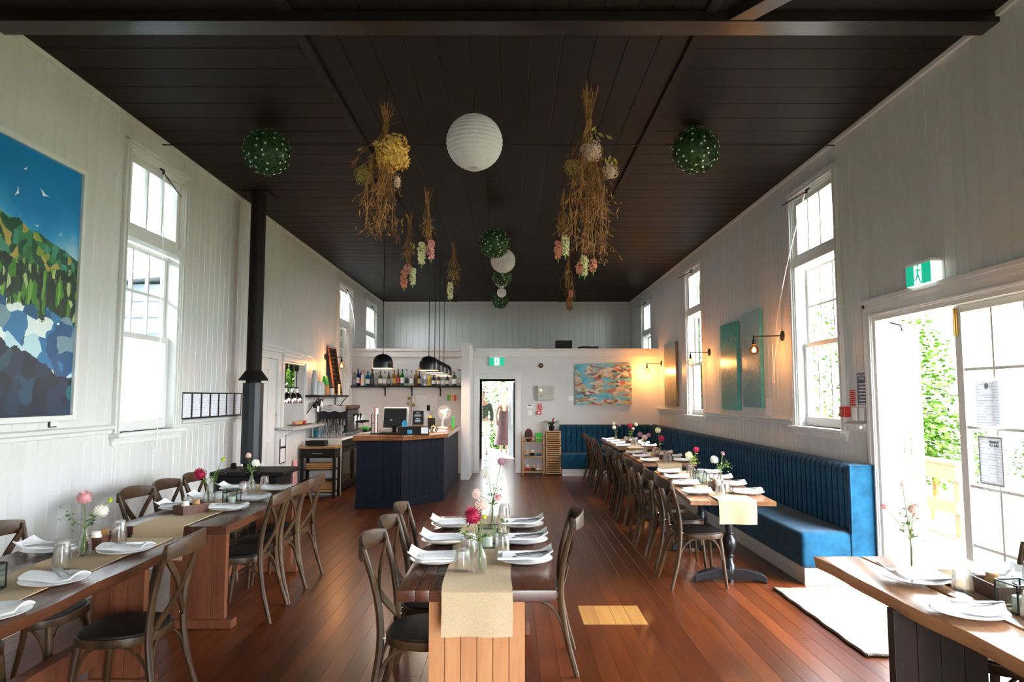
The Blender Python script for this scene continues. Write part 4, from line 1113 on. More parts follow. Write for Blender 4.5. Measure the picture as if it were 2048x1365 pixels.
x, y = on(c, rz, .04, -.05); vase(x, y, 'nearer on the middle banquette table', [(-.02, 0, .36, 'petal_cream', .042, 'pompon', 'tall cream pompon over the middle banquette table'), (.02, -.02, .25, 'petal_crimson', .045, 'pompon', 'crimson pompon over the middle banquette table')])
x, y = on(c, rz, -.09, .35); vase(x, y, 'farther on the middle banquette table', [(0, 0, .24, 'petal_blush', .044, 'pompon', 'blush pompon over the middle banquette table'), (-.06, .02, .28, 'petal_mauve', .04, 'pompon', 'mauve pompon left of the blush one'), (.06, .02, .27, 'petal_mauve', .035, 'pompon', 'mauve pompon right of the blush one')])
c = (2.02, 12.02)
vase(c[0] + .02, c[1] - .25, 'nearer on the farthest banquette table', [(0, 0, .31, 'petal_crimson', .045, 'pompon', 'red flower on the farthest banquette table'), (.10, 0, .33, 'petal_cream', .035, 'pompon', 'cream pompon right of the far red flower'), (.05, 0, .26, 'petal_blush', .03, 'pompon', 'blush pompon under the far red flower')], [(0, 0, .20, 'leaf', 50, .06, 'olive green foliage on the farthest banquette table')])
vase(c[0] - .12, c[1] + .45, 'farther on the farthest banquette table', [(-.03, 0, .25, 'petal_white', .042, 'pompon', 'white pompon at the far end of the banquette tables'), (-.03, .02, .32, 'petal_cream', .03, 'pompon', 'small cream pompon at the far end'), (.06, 0, .29, 'petal_mauve', .036, 'pompon', 'mauve pompon at the far end')])
# door table
q = 'on the sunlit table by the glass doors'
setting(1.79, 3.09, PI, 'at the far end, ' + q, 0, False); setting(1.71, 2.63, -.5, 'nearest us, ' + q, 1); setting(2.165, 3.08, .2, 'on the door side, ' + q, 0)
tumbler(2.07, 3.34, 'beside the doors, ' + q); tumbler(1.885, 2.92, 'behind the far plate, ' + q); tumbler(1.90, 2.55, 'cut by the right edge, ' + q); tumbler(2.24, 3.00, 'far right, ' + q)
lantern(1.93, 2.66, 'at the right photo edge', .1); condiment(1.985, 2.85, q, -.1)
vase(1.895, 3.30, q, [(-.115, 0, .29, 'petal_pink', .018, 'pompon', 'small pink ball flower leaning left by the glass doors'), (.02, 0, .275, 'petal_blush', .036, 'dahlia', 'salmon dahlia in front of the wooden fence'), (-.022, .01, .39, 'petal_blush', .014, 'dahlia', 'thin tall bud against the bright doorway')],
     [(.0, 0, .245, 'dried', 60, .055, 'dark speckled seed sprig around the salmon dahlia')])

# ================================================================== BANQUETTE
t = thing('banquette', 'long blue velvet channel-back banquette along the right wall and round the far corner', 'bench')
YE = 5.85
for i, (z0, z1) in enumerate(((0, .068), (.070, .138))):
    ob('base_board', MB().box(2.465, XR - .025, YE + .01, YP - .02, z0, z1), 'trim_paint', t, bevel=.002)
    ob('base_board', MB().box(1.02, 2.464, 13.72, YP - .02, z0, z1), 'trim_paint', t, bevel=.002)
def cushion(x0, x1, y0, y1, z0=.14, z1=.435): ob('seat_cushion', MB().box(x0, x1, y0, y1, z0, z1), 'velvet', t, bevel=.045, segs=4, smooth=True)
for a, b in ((YE, 8.62), (8.62, 11.40), (11.40, YP - .03)): cushion(2.44, XR - .12, a, b)
cushion(1.0, 2.44, 13.66, YP - .14)
ob('back_frame', MB().box(XR - .10, XR - .016, YE + .012, YP - .03, .14, .985), 'velvet', t, bevel=.02)
ob('back_frame', MB().box(1.0, XR - .10, YP - .13, YP - .04, .14, .985), 'velvet', t, bevel=.02)
ob('end_panel', MB().box(XR - .235, XR - .016, YE - .01, YE + .03, .14, 1.0), 'velvet', t, bevel=.012, segs=3, smooth=True)
ob('piping', MB().tube([(XR - .225, YE - .012, .43), (XR - .225, YE - .012, .99), (XR - .02, YE - .012, .99)], .006, 6), 'velvet', t, smooth=True)
ch = MB(); N = 7; zs = [.40, .45, .7, .90, .955, .985, 1.0]; dp = [.085, .10, .10, .105, .10, .075, .02]
w = .107; vs = []; fs = []
for z, d in zip(zs, dp):
    for i in range(N + 1):
        u = i / N; e = math.sqrt(max(0, 1 - (2 * u - 1) ** 2)) ** .6
        vs.append((-d * (.55 + .45 * e), u * w, z))
M_ = N + 1
for j in range(len(zs) - 1):
    for i in range(N): fs.append((j * M_ + i, j * M_ + i + 1, (j + 1) * M_ + i + 1, (j + 1) * M_ + i))
b0 = len(vs); vs += [(0.02, 0, .40), (.02, w, .40), (.02, w, 1.0), (.02, 0, 1.0)]
top = [(len(zs) - 1) * M_ + i for i in range(M_)]
fs.append(tuple(top[::-1]) + (b0 + 3, b0 + 2)); fs.append(tuple(range(M_)) + (b0 + 1, b0))
fs.append(tuple(j * M_ for j in range(len(zs))) + (b0 + 3, b0)); fs.append(tuple(j * M_ + N for j in range(len(zs))) + (b0 + 2, b0 + 1)); fs.append((b0, b0 + 1, b0 + 2, b0 + 3))
ch.add(vs, fs); chm = ch.mesh('back_channel')
for i in range(77): ob('back_channel', chm, 'velvet', t, loc=(XR - .12, YE + .03 + i * .1085, 0), smooth=(i == 0))
for i in range(17): ob('back_channel', chm, 'velvet', t, loc=(1.0 + i * .1085, YP - .15, 0), rz=-PI / 2 + PI)
# the channels along the partition face the camera
for o in [o for o in t.children if o.name.startswith('back_channel')][77:]: o.rotation_euler = (0, 0, PI / 2); o.location.x += .1085

# ================================================================== RUG
rg = MB()
def rf(u, v): return (2.16 + u * .98 + .004 * math.sin(30 * v), 4.28 + v * 1.46 + .006 * math.sin(40 * u), .014 + .0015 * math.sin(90 * u) * math.sin(120 * v))
rug = thing('jute_rug', 'pale woven jute rug on the floor by the glass doors', 'rug', (0, 0, 0))
ob('weave', MB().sheet(60, 80, rf, .011), 'jute', rug, smooth=True)
ob('border_braid', MB().tube([rf(0, i / 40) for i in range(41)], .011, 6).tube([rf(i / 20, 0) for i in range(21)], .011, 6), 'jute', rug, smooth=True)

# ================================================================== STOVE
t = thing('wood_stove', 'black freestanding wood stove behind the second left table', 'stove', (-2.93, 7.95, 0))
ob('firebox', MB().box(-.33, .33, -.26, .26, .12, .70), 'stove_iron', t, bevel=.02)
ob('top_plate', MB().box(-.40, .42, -.33, .33, .70, .745), 'stove_iron', t, bevel=.015)
ob('plinth', MB().box(-.30, .30, -.22, .22, 0, .12), 'stove_iron', t, bevel=.01)
ob('door', MB().box(-.24, .24, -.275, -.26, .22, .62).box(-.18, .18, -.28, -.274, .28, .56), 'black_gloss', t, bevel=.004)
ob('door_handle', MB().tube([(.21, -.28, .36), (.21, -.31, .37), (.21, -.31, .48), (.21, -.28, .49)], .008, 6), 'steel', t)
ob('damper_knob', MB().lathe([(.0, 0), (.03, 0), (.03, .05), (.022, .06), (.0, .06)], 12, (-.30, .1, .745)), 'stove_iron', t, smooth=True)
sh = MB()
for k in range(12):
    a0, a1 = 2 * PI * k / 12, 2 * PI * (k + 1) / 12
ob('flue_shield', MB().lathe([(.118, .80), (.118, 1.735), (.108, 1.735), (.108, .80)], 12, (-.10, .1, 0)), 'flue_steel', t)
ob('flue_pipe', MB().lathe([(.0, .745), (.087, .745), (.087, ZC - .01), (.0, ZC - .01)], 24, (-.10, .1, 0)), 'stove_iron', t, smooth=True)
cl = MB(); pr = [(.165, 1.80), (.09, 1.90), (.088, 1.895), (.155, 1.795)]
ob('flue_collar', MB().lathe([(.09, 1.84), (.165, 1.765), (.168, 1.772), (.092, 1.88)], 20, (-.10, .1, 0)), 'stove_iron', t, smooth=True)
ob('ceiling_plate', MB().box(-.26, .06, -.06, .26, ZC - .02, ZC), 'stove_iron', t, bevel=.004)

# menu boards row on the left dado
t = thing('menu_rack', 'black strip rack of seven printed menus on the left wall', 'menu board', (XL + .012, 6.87, 1.348))
ob('backing', MB().box(0, .012, 0, 1.52, 0, .272), 'black_metal', t, bevel=.002)
ob('rail', MB().box(.012, .02, 0, 1.52, .262, .272).box(.012, .02, 0, 1.52, 0, .01), 'black_metal', t)
for i in range(7):
    sheet_ = ob('menu_sheet', MB().box(.013, .016, .018 + i * .215, .018 + i * .215 + .17, .016, .256), 'print_lines', t)

# ================================================================== BAR
t = thing('bar_counter', 'dark navy panelled bar counter with polished timber top', 'bar')
out = [(-2.20, 9.82), (-1.57, 9.82), (-1.04, 10.54), (-1.02, 13.10)]
inn = [(-1.50, 13.10), (-1.50, 10.72), (-1.74, 10.36), (-2.20, 10.36)]
ob('carcass', MB().prism(out + inn, 0, .95), 'navy', t)
def face(p, q, nb, z0, z1):
    a, b = Vector((*p, 0)), Vector((*q, 0)); d = (b - a); L = d.length; ang = math.atan2(d.y, d.x); w = L / nb
    me = MB().prism([(0, 0), (0, -.010), (.004, -.014), (w - .006, -.014), (w - .002, -.010), (w - .002, 0)], z0, z1).mesh('panel_board')
    for i in range(nb): c = a + d * (i / nb); ob('panel_board', me, 'navy', t, loc=(c.x, c.y, 0), rz=ang)
    ob('skirting', MB().prism([(-.004, 0), (-.004, -.026), (L + .004, -.026), (L + .004, 0)], 0, .11), 'navy', t, loc=(a.x, a.y, 0), rz=ang, bevel=.006)
face(out[0], out[1], 5, .1, .95); face(out[1], out[2], 6, .1, .95); face(out[2], out[3], 18, .1, .95)
def off(k): return k
ob('timber_top', MB().prism([(-2.24, 9.74), (-1.53, 9.74), (-1.74, 10.38), (-2.24, 10.38)], .952, 1.02), 'bar_wood', t, bevel=.008)
ob('timber_top', MB().prism([(-1.528, 9.74), (-.96, 10.50), (-1.48, 10.74), (-1.738, 10.38)], .952, 1.02), 'bar_wood', t, bevel=.008)
ob('timber_top', MB().prism([(-.958, 10.505), (-.96, 13.095), (-1.50, 13.095), (-1.48, 10.742)], .952, 1.02), 'bar_wood', t, bevel=.008)
# on the bar
zb = 1.021
t = thing('till_screen', 'black point-of-sale screen tilted on the bar', 'screen', (-1.72, 10.12, zb), R(-4))
ob('base', MB().box(-.20, .20, -.12, .12, 0, .03), 'black_metal', t, bevel=.006)
ob('stand', MB().tube([(0, .02, .03), (0, .0, .14)], .03, 10), 'black_metal', t)
s_ = ob('display', MB().box(-.17, .17, -.012, .014, .10, .39), 'black_gloss', t, bevel=.012); s_.rotation_euler = (R(-12), 0, 0)
ob('logo', MB().lathe([(0, 0), (.012, 0), (.012, .002), (0, .002)], 10), 'white_plastic', s_, loc=(-.05, -.013, .21)).rotation_euler = (R(90), 0, 0)
s2 = ob('customer_display', MB().box(-.18, .19, .02, .032, .08, .41), 'white_plastic', t, bevel=.006); s2.rotation_euler = (R(-12), 0, 0)
t = thing('card_terminal_box', 'black box with stickers and flyers in front of the till screen', 'box', (-1.42, 10.02, zb), R(14))
ob('body', MB().prism_x([(-.10, 0), (.12, 0), (.12, .12), (-.04, .12)], -.22, .22), 'black_metal', t, bevel=.006)
ob('sticker', MB().box(-.10, -.03, -.102, -.098, .02, .075), 'swatch_blue', t); ob('sticker', MB().box(.10, .20, -.102, -.098, .02, .11), 'paper', t)
ob('flyer', MB().box(-.17, -.09, -.02, -.014, .12, .17), 'swatch_blue', t)
t = thing('counter_sign', 'small black sign with white lettering beside the till', 'sign', (-1.37, 10.10, zb + .12), R(6))
ob('board', MB().box(-.075, .085, -.006, .006, .012, .225), 'black_metal', t, bevel=.002); ob('wooden_foot', MB().box(-.085, .085, -.03, .03, 0, .024), 'bar_wood', t, bevel=.003)
for k, (w_, z_) in enumerate(((.05, .19), (.09, .16), (.10, .145), (.06, .105), (.08, .08), (.07, .06))): ob('lettering', MB().box(-w_ / 2, w_ / 2, -.008, -.006, z_, z_ + .008), 'white_plastic', t)
ob('sticker_disc', MB().lathe([(.0, 0), (.035, 0), (.035, .003), (.0, .003)], 20), 'swatch_blue', label='round teal sticker card leaning by the till screen', cat='card', loc=(-1.545, 9.985, zb + .175)).rotation_euler = (R(80), 0, 0)
t = thing('file_rack', 'black wire file rack with papers left of the till', 'rack', (-2.02, 10.2, zb), 0)
ob('frame', MB().tube([(-.05, 0, 0), (-.05, 0, .29), (.04, 0, .29)], .007, 6).tube([(.04, .0, 0), (.04, 0, .29)], .007, 6).tube([(-.05, 0, .16), (.04, 0, .16)], .005, 6).box(-.06, .06, -.05, .05, 0, .01), 'black_metal', t)
ob('folder', MB().box(.02, .028, -.08, .10, .02, .38), 'paper', t); ob('red_folder', MB().box(.008, .016, -.08, .10, .02, .40), 'red', t)
t = thing('receipt_papers', 'white sheets lying on the bar right of the till', 'paper', (-1.20, 11.15, zb), R(10))
ob('sheet', MB().box(-.14, .12, -.2, .2, 0, .004), 'paper', t); ob('sheet', MB().box(-.10, .15, -.12, .24, .004, .008), 'paper', t, rz=R(12))
t = thing('teapot', 'small steel jug on the bar beside the card box', 'jug', (-1.20, 10.62, zb), R(-20))
ob('jug_body', MB().lathe([(.0, 0), (.045, 0), (.052, .03), (.04, .08), (.036, .09), (.0, .09)], 16), 'chrome', t, smooth=True)
ob('lid', MB().lathe([(.036, .09), (.03, .10), (.008, .105), (.008, .118), (.0, .12)], 14), 'brass', t, smooth=True); ob('handle', MB().tube(arc((.045, 0, .075), (.10, 0, .06), (.05, 0, .02)), .006, 6), 'black_metal', t)
t = thing('desk_fan', 'white desk fan at the far end of the bar', 'fan', (-1.20, 12.05, zb), R(15))
ob('base', MB().lathe([(.0, 0), (.10, 0), (.10, .015), (.05, .03), (.0, .03)], 20), 'white_plastic', t, smooth=True)
ob('neck', MB().tube([(0, 0, .02), (.0, .02, .12), (.03, 0, .24)], [.022, .018, .022], 10), 'white_plastic', t, smooth=True)
ob('motor', MB().sphere((.02, .04, .27), .055, 14, 8), 'white_plastic', t, smooth=True)
cg = MB()
for rr in (.03, .06, .09, .115): cg.tube([(.02 + rr * math.cos(a), -.06 + .012 * (.115 - rr) / .115 * -1, .28 + rr * math.sin(a)) for a in [2 * PI * k / 20 for k in range(21)]], .0025, 5)
for k in range(12): a = 2 * PI * k / 12; cg.tube([(.02, -.075, .28), (.02 + .115 * math.cos(a), -.06, .28 + .115 * math.sin(a))], .002, 4)
ob('cage', cg, 'white_plastic', t)
for k in range(3):
    bl = ob('blade', MB().prism_y([(0, 0), (.05, .02), (.09, .05), (.06, .075), (.01, .05)], -.002, .002), 'white_plastic', t, loc=(.02, -.04, .28)); bl.rotation_euler = (0, 2 * PI * k / 3, .3)
t = thing('menu_stack_box', 'black card box with yellow tag beside the desk fan', 'box', (-1.36, 11.75, zb))
ob('case', MB().box(-.06, .06, -.05, .05, 0, .19), 'black_metal', t, bevel=.004); ob('tag', MB().box(-.04, .0, -.02, -.015, .19, .23), 'swatch_yellow', t)
ob('notebook', MB().box(-1.035, -1.0, 12.0, 12.18, zb, zb + .20), 'green_plastic', bevel=.003, label='bright green notebook standing at the end of the bar', cat='book')
# ================================================================== BACK BAR
t = thing('bottle_shelf', 'long black shelf on brackets carrying the bar bottles', 'shelf', (0, 0, 0))
ob('plank', MB().box(XL + .02, -.98, YP - .22, YP - .002, 1.765, 1.80), 'black_metal', t, bevel=.003)
for x in (-2.62, -2.06, -1.47): ob('bracket', MB().prism_x([(YP - .20, 1.764), (YP - .002, 1.764), (YP - .002, 1.58), (YP - .02, 1.58), (YP - .035, 1.72)], x - .012, x + .012), 'black_metal', t)
thin = {}
def bottle_mat(name, c, glass=True):
    if glass: thin_glass(name, tuple(x ** .5 for x in c), .05)
    else: mat(name, c, .25, var=.05)
    return name
kinds = {  # glass colour, label colour, cap colour, body radius
    'clear': (.85, .88, .90), 'blue': (.06, .10, .45), 'turquoise': (.02, .45, .68), 'black': (.02, .02, .025), 'green': (.02, .42, .06), 'amber': (.62, .32, .06), 'brown': (.10, .05, .02), 'olive': (.06, .10, .03), 'yellow': (.75, .48, .02), 'white': (.80, .80, .80)}
for k, c in kinds.items(): bottle_mat('bottle_' + k, c, k not in ('black', 'yellow', 'white', 'brown', 'olive'))
for k, c in (('white', (.82, .82, .80)), ('cream', (.75, .68, .50)), ('navy', (.03, .04, .16)), ('red', (.5, .05, .04)), ('grey', (.30, .31, .36)), ('dark', (.04, .035, .04)), ('gold', (.55, .38, .10))): mat('tag_' + k, c, .6)
def bottle(x, h, body, lab, cap, r, sh, label):
    t = thing('bottle', label, 'bottle', (x, YP - .115, 1.802), 0, 'bottles on the bar shelf')
    if sh == 0:   pr = [(0, 0), (r * .95, 0), (r, .01), (r, h * .58), (r * .8, h * .66), (.014, h * .74), (.013, h * .93), (0, h * .93)]
    elif sh == 1: pr = [(0, 0), (r * .95, 0), (r, .01), (r, h * .66), (r * .7, h * .74), (.015, h * .78), (.014, h * .92), (0, h * .92)]
    else:         pr = [(0, 0), (r * .9, 0), (r, .02), (r * 1.02, h * .4), (r * .75, h * .58), (.02, h * .74), (.014, h * .82), (.014, h * .93), (0, h * .93)]
    ob('glass_body', MB().lathe(pr, 14), 'bottle_' + body, t, smooth=True)
    if lab: ob('paper_label', MB().lathe([(r + .0008, h * .14), (r + .0012, h * .15), (r + .0012, h * .46), (r + .0008, h * .47)], 14), 'tag_' + lab, t, smooth=True)
    ob('cap', MB().lathe([(0, h * .92), (.016, h * .92), (.016, h), (0, h)], 12), 'tag_' + cap, t, smooth=True)
B = [(-3.25, .26, 'clear', 'grey', 'dark', .038, 0, 'clear bottle with grey label, far left end of the bar shelf'),
     (-3.165, .345, 'blue', 'white', 'navy', .036, 0, 'tall blue-capped bottle, second from the left on the bar shelf'),
     (-3.07, .30, 'white', 'cream', 'red', .042, 1, 'pale bottle with red cap, third from left'),
     (-3.11, .28, 'blue', 'red', 'red', .030, 0, 'slim dark bottle half hidden behind the red-capped pale bottle'),
     (-2.965, .285, 'turquoise', 'white', 'dark', .045, 1, 'turquoise square-shouldered bottle on the left of the bar shelf'),
     (-2.875, .345, 'black', None, 'dark', .036, 0, 'slim black bottle just left of the single pendant'),
     (-2.79, .26, 'clear', 'grey', 'grey', .038, 0, 'clear frosted bottle below the single pendant, leftmost'),
     (-2.705, .30, 'olive', 'white', 'dark', .044, 0, 'dark bottle with white label under the single pendant'),
     (-2.615, .285, 'clear', 'white', 'dark', .038, 2, 'clear bottle with white label under the single pendant'),
     (-2.53, .285, 'brown', 'grey', 'dark', .042, 2, 'squat brown bottle right under the single pendant rim'),
     (-2.42, .315, 'amber', 'gold', 'dark', .042, 1, 'amber whisky-coloured bottle with gold label'),
     (-2.335, .335, 'brown', 'red', 'dark', .036, 2, 'brown bottle with round red label'),
     (-2.25, .34, 'green', 'white', 'dark', .040, 0, 'bright green bottle in the middle of the bar shelf'),
     (-2.16, .335, 'clear', 'dark', 'dark', .036, 0, 'clear bottle with dark label right of the green bottle'),
     (-2.06, .305, 'clear', 'white', 'dark', .042, 1, 'clear bottle with white label, two right of the green one'),
     (-1.965, .32, 'amber', 'dark', 'gold', .044, 1, 'amber bottle with dark label left of the pendant cluster'),
     (-1.90, .30, 'black', 'gold', 'dark', .040, 0, 'black bottle with gold label left of the pendant cluster'),
     (-1.86, .315, 'clear', 'grey', 'grey', .042, 0, 'clear bottle with grey label beginning the pendant cluster row'),
     (-1.775, .27, 'white', 'grey', 'grey', .042, 0, 'white bottle left of the yellow bottle'),
     (-1.69, .24, 'yellow', 'gold', 'dark', .040, 0, 'yellow bottle under the pendant cluster'),
     (-1.60, .225, 'black', 'white', 'dark', .042, 1, 'black bottle with white label right of the yellow one'),
     (-1.50, .22, 'brown', 'cream', 'dark', .042, 1, 'brown bottle with cream heart-shaped label under the pendants'),
     (-1.405, .22, 'clear', 'white', 'navy', .040, 1, 'clear bottle with white label under the pendants'),
     (-1.32, .22, 'black', 'cream', 'dark', .040, 1, 'black bottle with cream label at the right of the pendants'),
     (-1.175, .285, 'olive', 'white', 'dark', .052, 1, 'wide dark green bottle with pale label near the right end'),
     (-1.065, .335, 'clear', 'cream', 'dark', .034, 0, 'tall clear bottle with orange-cream label, last on the right')]
for b_ in B: bottle(*b_)
# papers pinned on the bar wall
def pinned(name, x, z, w, h, label, m='small_print', cat='paper', y=YP - .004, th=.003):
    return ob(name, MB().box(-w / 2, w / 2, 0, th, -h / 2, h / 2), m, loc=(x, y, z), label=label, cat=cat)
pinned('note_paper', -1.86, 1.50, .22, .20, 'pale typed note left on the bar wall'); pinned('note_paper', -1.64, 1.46, .22, .36, 'tall typed note in the middle of the bar wall')
pinned('note_paper', -1.79, 1.28, .2, .22, 'faint note low on the bar wall'); pinned('note_paper', -1.50, 1.17, .19, .15, 'note with small drawing near the fan')
pinned('note_paper', -2.32, 1.28, .40, .12, 'white paper strip behind the till screen', 'paper')
ob('light_switch', MB().box(-1.79, -1.71, YP - .012, YP, 1.12, 1.22), 'white_plastic', bevel=.004, label='white light switch on the bar wall', cat='switch')
t = thing('colour_card', 'striped green to red colour card on the bar wall', 'card', (-1.22, YP - .004, 1.545))
for i, c in enumerate(('green_plastic', 'leaf_bright', 'dried_gold', 'petal_coral', 'red', 'dried_pink')): ob('stripe', MB().box(-.11 + i * .037, -.11 + (i + 1) * .037, 0, .003, -.06, .06), c, t)
t = thing('dried_thistle', 'dried brown thistle stem standing against the bar wall', 'dried flower', (-2.06, YP - .06, 1.19))
ob('stem', MB().tube([(0, 0, 0), (.01, 0, .2), (0, .0, .38)], .007, 6).tube([(.01, 0, .18), (.05, -.01, .22)], .005, 5), 'dried', t)
for dx, dz in ((-.05, .35), (-.06, .24), (.045, .21)): ob('seed_head', MB().sphere((dx, -.01, dz), .034, 10, 6), 'dried_olive', t, smooth=True)
ob('glass_bottle', MB().lathe([(0, -.17), (.03, -.17), (.03, -.06), (.012, -.02), (.012, .02), (0, .02)], 12), 'vase_glass', t, smooth=True)

# back bench along the left wall
t = thing('back_bench', 'white-edged work bench along the left wall behind the bar', 'bench')
ob('worktop', MB().box(XL + .005, -2.73, 11.12, YP - .005, .865, .90), 'white_plastic', t, bevel=.003); ob('end_panel', MB().box(XL + .03, -2.74, 11.12, 11.15, 0, .865), 'white_plastic', t)
t = thing('bottle_fridge', 'black under-bench fridge with two glass doors', 'fridge', (-3.0, 12.05, 0))
ob('cabinet', MB().box(-.27, .22, -.85, .85, .04, .85), 'black_metal', t, bevel=.004)
for y0, y1 in ((-.83, -.01), (.01, .83)):
    d = ob('door', MB().box(.22, .255, y0, y0 + .06, .10, .72).box(.22, .255, y1 - .06, y1, .10, .72).box(.22, .255, y0 + .06, y1 - .06, .66, .72).box(.22, .255, y0 + .06, y1 - .06, .10, .16), 'black_metal', t)
    ob('pane', MB().box(.235, .24, y0 + .06, y1 - .06, .16, .66), 'pane_glass', d); ob('handle', MB().tube([(.27, y1 - .03, .3), (.27, y1 - .03, .6)], .008, 6), 'steel', d)
t = thing('espresso_machine', 'black espresso machine with brown lid on the back bench', 'coffee machine', (-2.98, 12.05, .90))
ob('body', MB().box(-.26, .22, -.40, .40, .06, .46), 'black_gloss', t, bevel=.03, segs=3)
ob('top_tray', MB().box(-.24, .24, -.42, .42, .46, .52), 'hair_brown', t, bevel=.02); ob('drip_tray', MB().box(.05, .30, -.38, .38, .04, .08), 'steel', t, bevel=.004)
for y in (-.24, .0, .24):
    g_ = ob('group_head', MB().tube([(.22, y, .34), (.30, y, .34), (.30, y, .26)], .032, 10), 'chrome', t, smooth=True); ob('portafilter', MB().tube([(.30, y, .25), (.44, y - .02, .235)], [.014, .018], 8), 'black_metal', g_)
for s in (-.36, .36): ob('steam_wand', MB().tube([(.24, s, .38), (.32, s, .34), (.33, s, .12)], .007, 6), 'chrome', t)
for x in (-.2, .15):
    for y in (-.34, .34): ob('foot', MB().lathe([(0, 0), (.02, 0), (.02, .06), (0, .06)], 10, (x, y, 0)), 'chrome', t)
ob('folded_cloth', MB().sheet(10, 4, lambda u, v: (-2.98 - .24 + u * .42, 12.05 - .43 + .01 * math.sin(9 * u), 1.42 - v * .09 + .01 * math.sin(14 * u)), .01), 'linen', label='white cloth draped over the front of the espresso machine', cat='cloth')
# stacked glasses on the bench and on the trolley
k = 0
for lay in range(3):
    for i in range(4):
        for j in range(2):
            x, y = -3.12 + i * .105 + .02 * lay, 11.20 + j * .10; z = .902 + lay * .103
            if lay == 2 and j == 0: continue
            k += 1
            ob('tumbler', tumbler_me, 'tumbler_glass', loc=(x, y, z), label='glass tumbler in the stack between espresso machine and trolley', cat='glass', group='stacked tumblers by the espresso machine')
ob('ice_tub', MB().lathe([(0, 0), (.06, 0), (.068, .13), (.062, .13), (.055, .01), (0, .01)], 18, (-3.21, 11.42, .902)), 'swatch_blue', smooth=True, label='turquoise plastic tub behind the stacked glasses', cat='tub')
t = thing('sauce_bottle', 'tan-capped sauce bottle beside the espresso machine', 'bottle', (-3.22, 11.58, .902))
ob('body', MB().lathe([(0, 0), (.03, 0), (.03, .16), (.014, .20), (0, .20)], 12), 'bottle_white', t, smooth=True); ob('cap', MB().lathe([(0, .20), (.016, .20), (.016, .25), (0, .25)], 10), 'tag_gold', t)
t = thing('green_cloth', 'green cloth in a dark tray at the end of the bench', 'cloth', (-2.86, 13.3, .902))
ob('tray', MB().box(-.12, .12, -.25, .25, 0, .06), 'seat_dark', t, bevel=.01); ob('cloth', MB().sphere((.05, -.1, .05), .08, 12, 7, (1.1, 1.6, .6)), 'green_plastic', t, smooth=True)
# trolley
t = thing('kitchen_trolley', 'black wooden trolley with butcher-block top and crates on its shelves', 'trolley', (-3.0, 10.88, 0))
ob('top', MB().box(-.285, .285, -.17, .20, .765, .795), 'butcher', t, bevel=.004)
ob('drawer_box', MB().box(-.265, .265, -.15, .18, .62, .765), 'black_metal', t); dr = ob('drawer', MB().box(-.20, .20, -.165, -.15, .645, .745), 'black_metal', t, bevel=.003)
ob('handle', MB().box(-.08, .08, -.178, -.165, .688, .698), 'steel', dr)
for x in (-.25, .25):
    for y in (-.135, .165): ob('leg', MB().box(x - .02, x + .02, y - .02, y + .02, 0, .62), 'black_metal', t, bevel=.002)
for z in (.43, .26, .08):
    for i in range(4): ob('shelf_slat', MB().box(-.25, .25, -.13 + i * .08, -.13 + i * .08 + .06, z, z + .014), 'black_metal', t)
def crate(x, y, z, w, d, h, label):
    t = thing('wooden_crate', label, 'crate', (x, y, z))
    for zz in (.0, h * .38, h * .72): 
        for s in (-1, 1): ob('slat', MB().box(-w / 2, w / 2, s * d / 2 - .006, s * d / 2 + .006, zz, zz + h * .26), 'bamboo', t); ob('slat', MB().box(s * w / 2 - .006, s * w / 2 + .006, -d / 2, d / 2, zz, zz + h * .26), 'bamboo', t)
    ob('bottom', MB().box(-w / 2, w / 2, -d / 2, d / 2, 0, .008), 'bamboo', t)
crate(-3.0, 10.89, .445, .38, .24, .09, 'slatted crate on the upper shelf of the trolley'); crate(-2.99, 10.89, .095, .40, .24, .13, 'slatted crate on the lowest shelf of the trolley')
t = thing('cutlery_tray', 'black open tray on the trolley top', 'tray', (-3.06, 10.90, .796))
ob('tray_walls', MB().box(-.14, .14, -.10, -.092, 0, .085).box(-.14, .14, .092, .10, 0, .085).box(-.14, -.132, -.092, .092, 0, .085).box(.132, .14, -.092, .092, 0, .085), 'black_metal', t); ob('bottom', MB().box(-.132, .132, -.092, .092, 0, .006), 'black_metal', t)
ob('pink_board', MB().box(-3.30, -3.285, 10.45, 10.62, 0, .62), 'petal_pink', bevel=.004, label='narrow pink board leaning beside the trolley', cat='board')
# shelf over the bench
t = thing('wall_shelf', 'black shelf on strut brackets above the espresso machine', 'shelf')
ob('plank', MB().box(XL + .003, XL + .24, 11.02, 13.0, 1.565, 1.60), 'black_metal', t, bevel=.003)
for y in (11.08, 12.9): ob('bracket', MB().tube([(XL + .02, y, 1.30), (XL + .22, y, 1.56)], .008, 6).tube([(XL + .012, y, 1.28), (XL + .012, y, 1.57)], .008, 6), 'black_metal', t)
zs_ = 1.602
ob('cup_stack', MB().lathe([(0, 0), (.045, 0), (.047, .25), (.036, .36), (.03, .40), (0, .40)], 16, (XL + .12, 11.14, zs_)), 'ceramic_grey', smooth=True, label='tall grey-green stack of paper cups at the end of the shelf', cat='cups')
for i, y in enumerate((11.37, 11.50)): ob('canister', MB().lathe([(0, 0), (.06, 0), (.062, .15), (.045, .21), (.03, .225), (0, .225)], 16, (XL + .12 + .01 * i, y, zs_)), 'ceramic_grey', smooth=True, label=('left' if i == 0 else 'right') + ' of two rounded grey canisters on the shelf', cat='canister')
t = thing('coffee_bag', 'green topped coffee bag with orange lower half on the shelf', 'bag', (XL + .12, 11.78, zs_))
ob('bag', MB().prism_y([(-.05, 0), (.05, 0), (.052, .17), (-.05, .17)], -.085, .085), 'butcher', t, bevel=.012); ob('bag_top', MB().prism_y([(-.048, .17), (.05, .17), (.012, .33), (-.012, .33)], -.083, .083), 'green_plastic', t, bevel=.006)
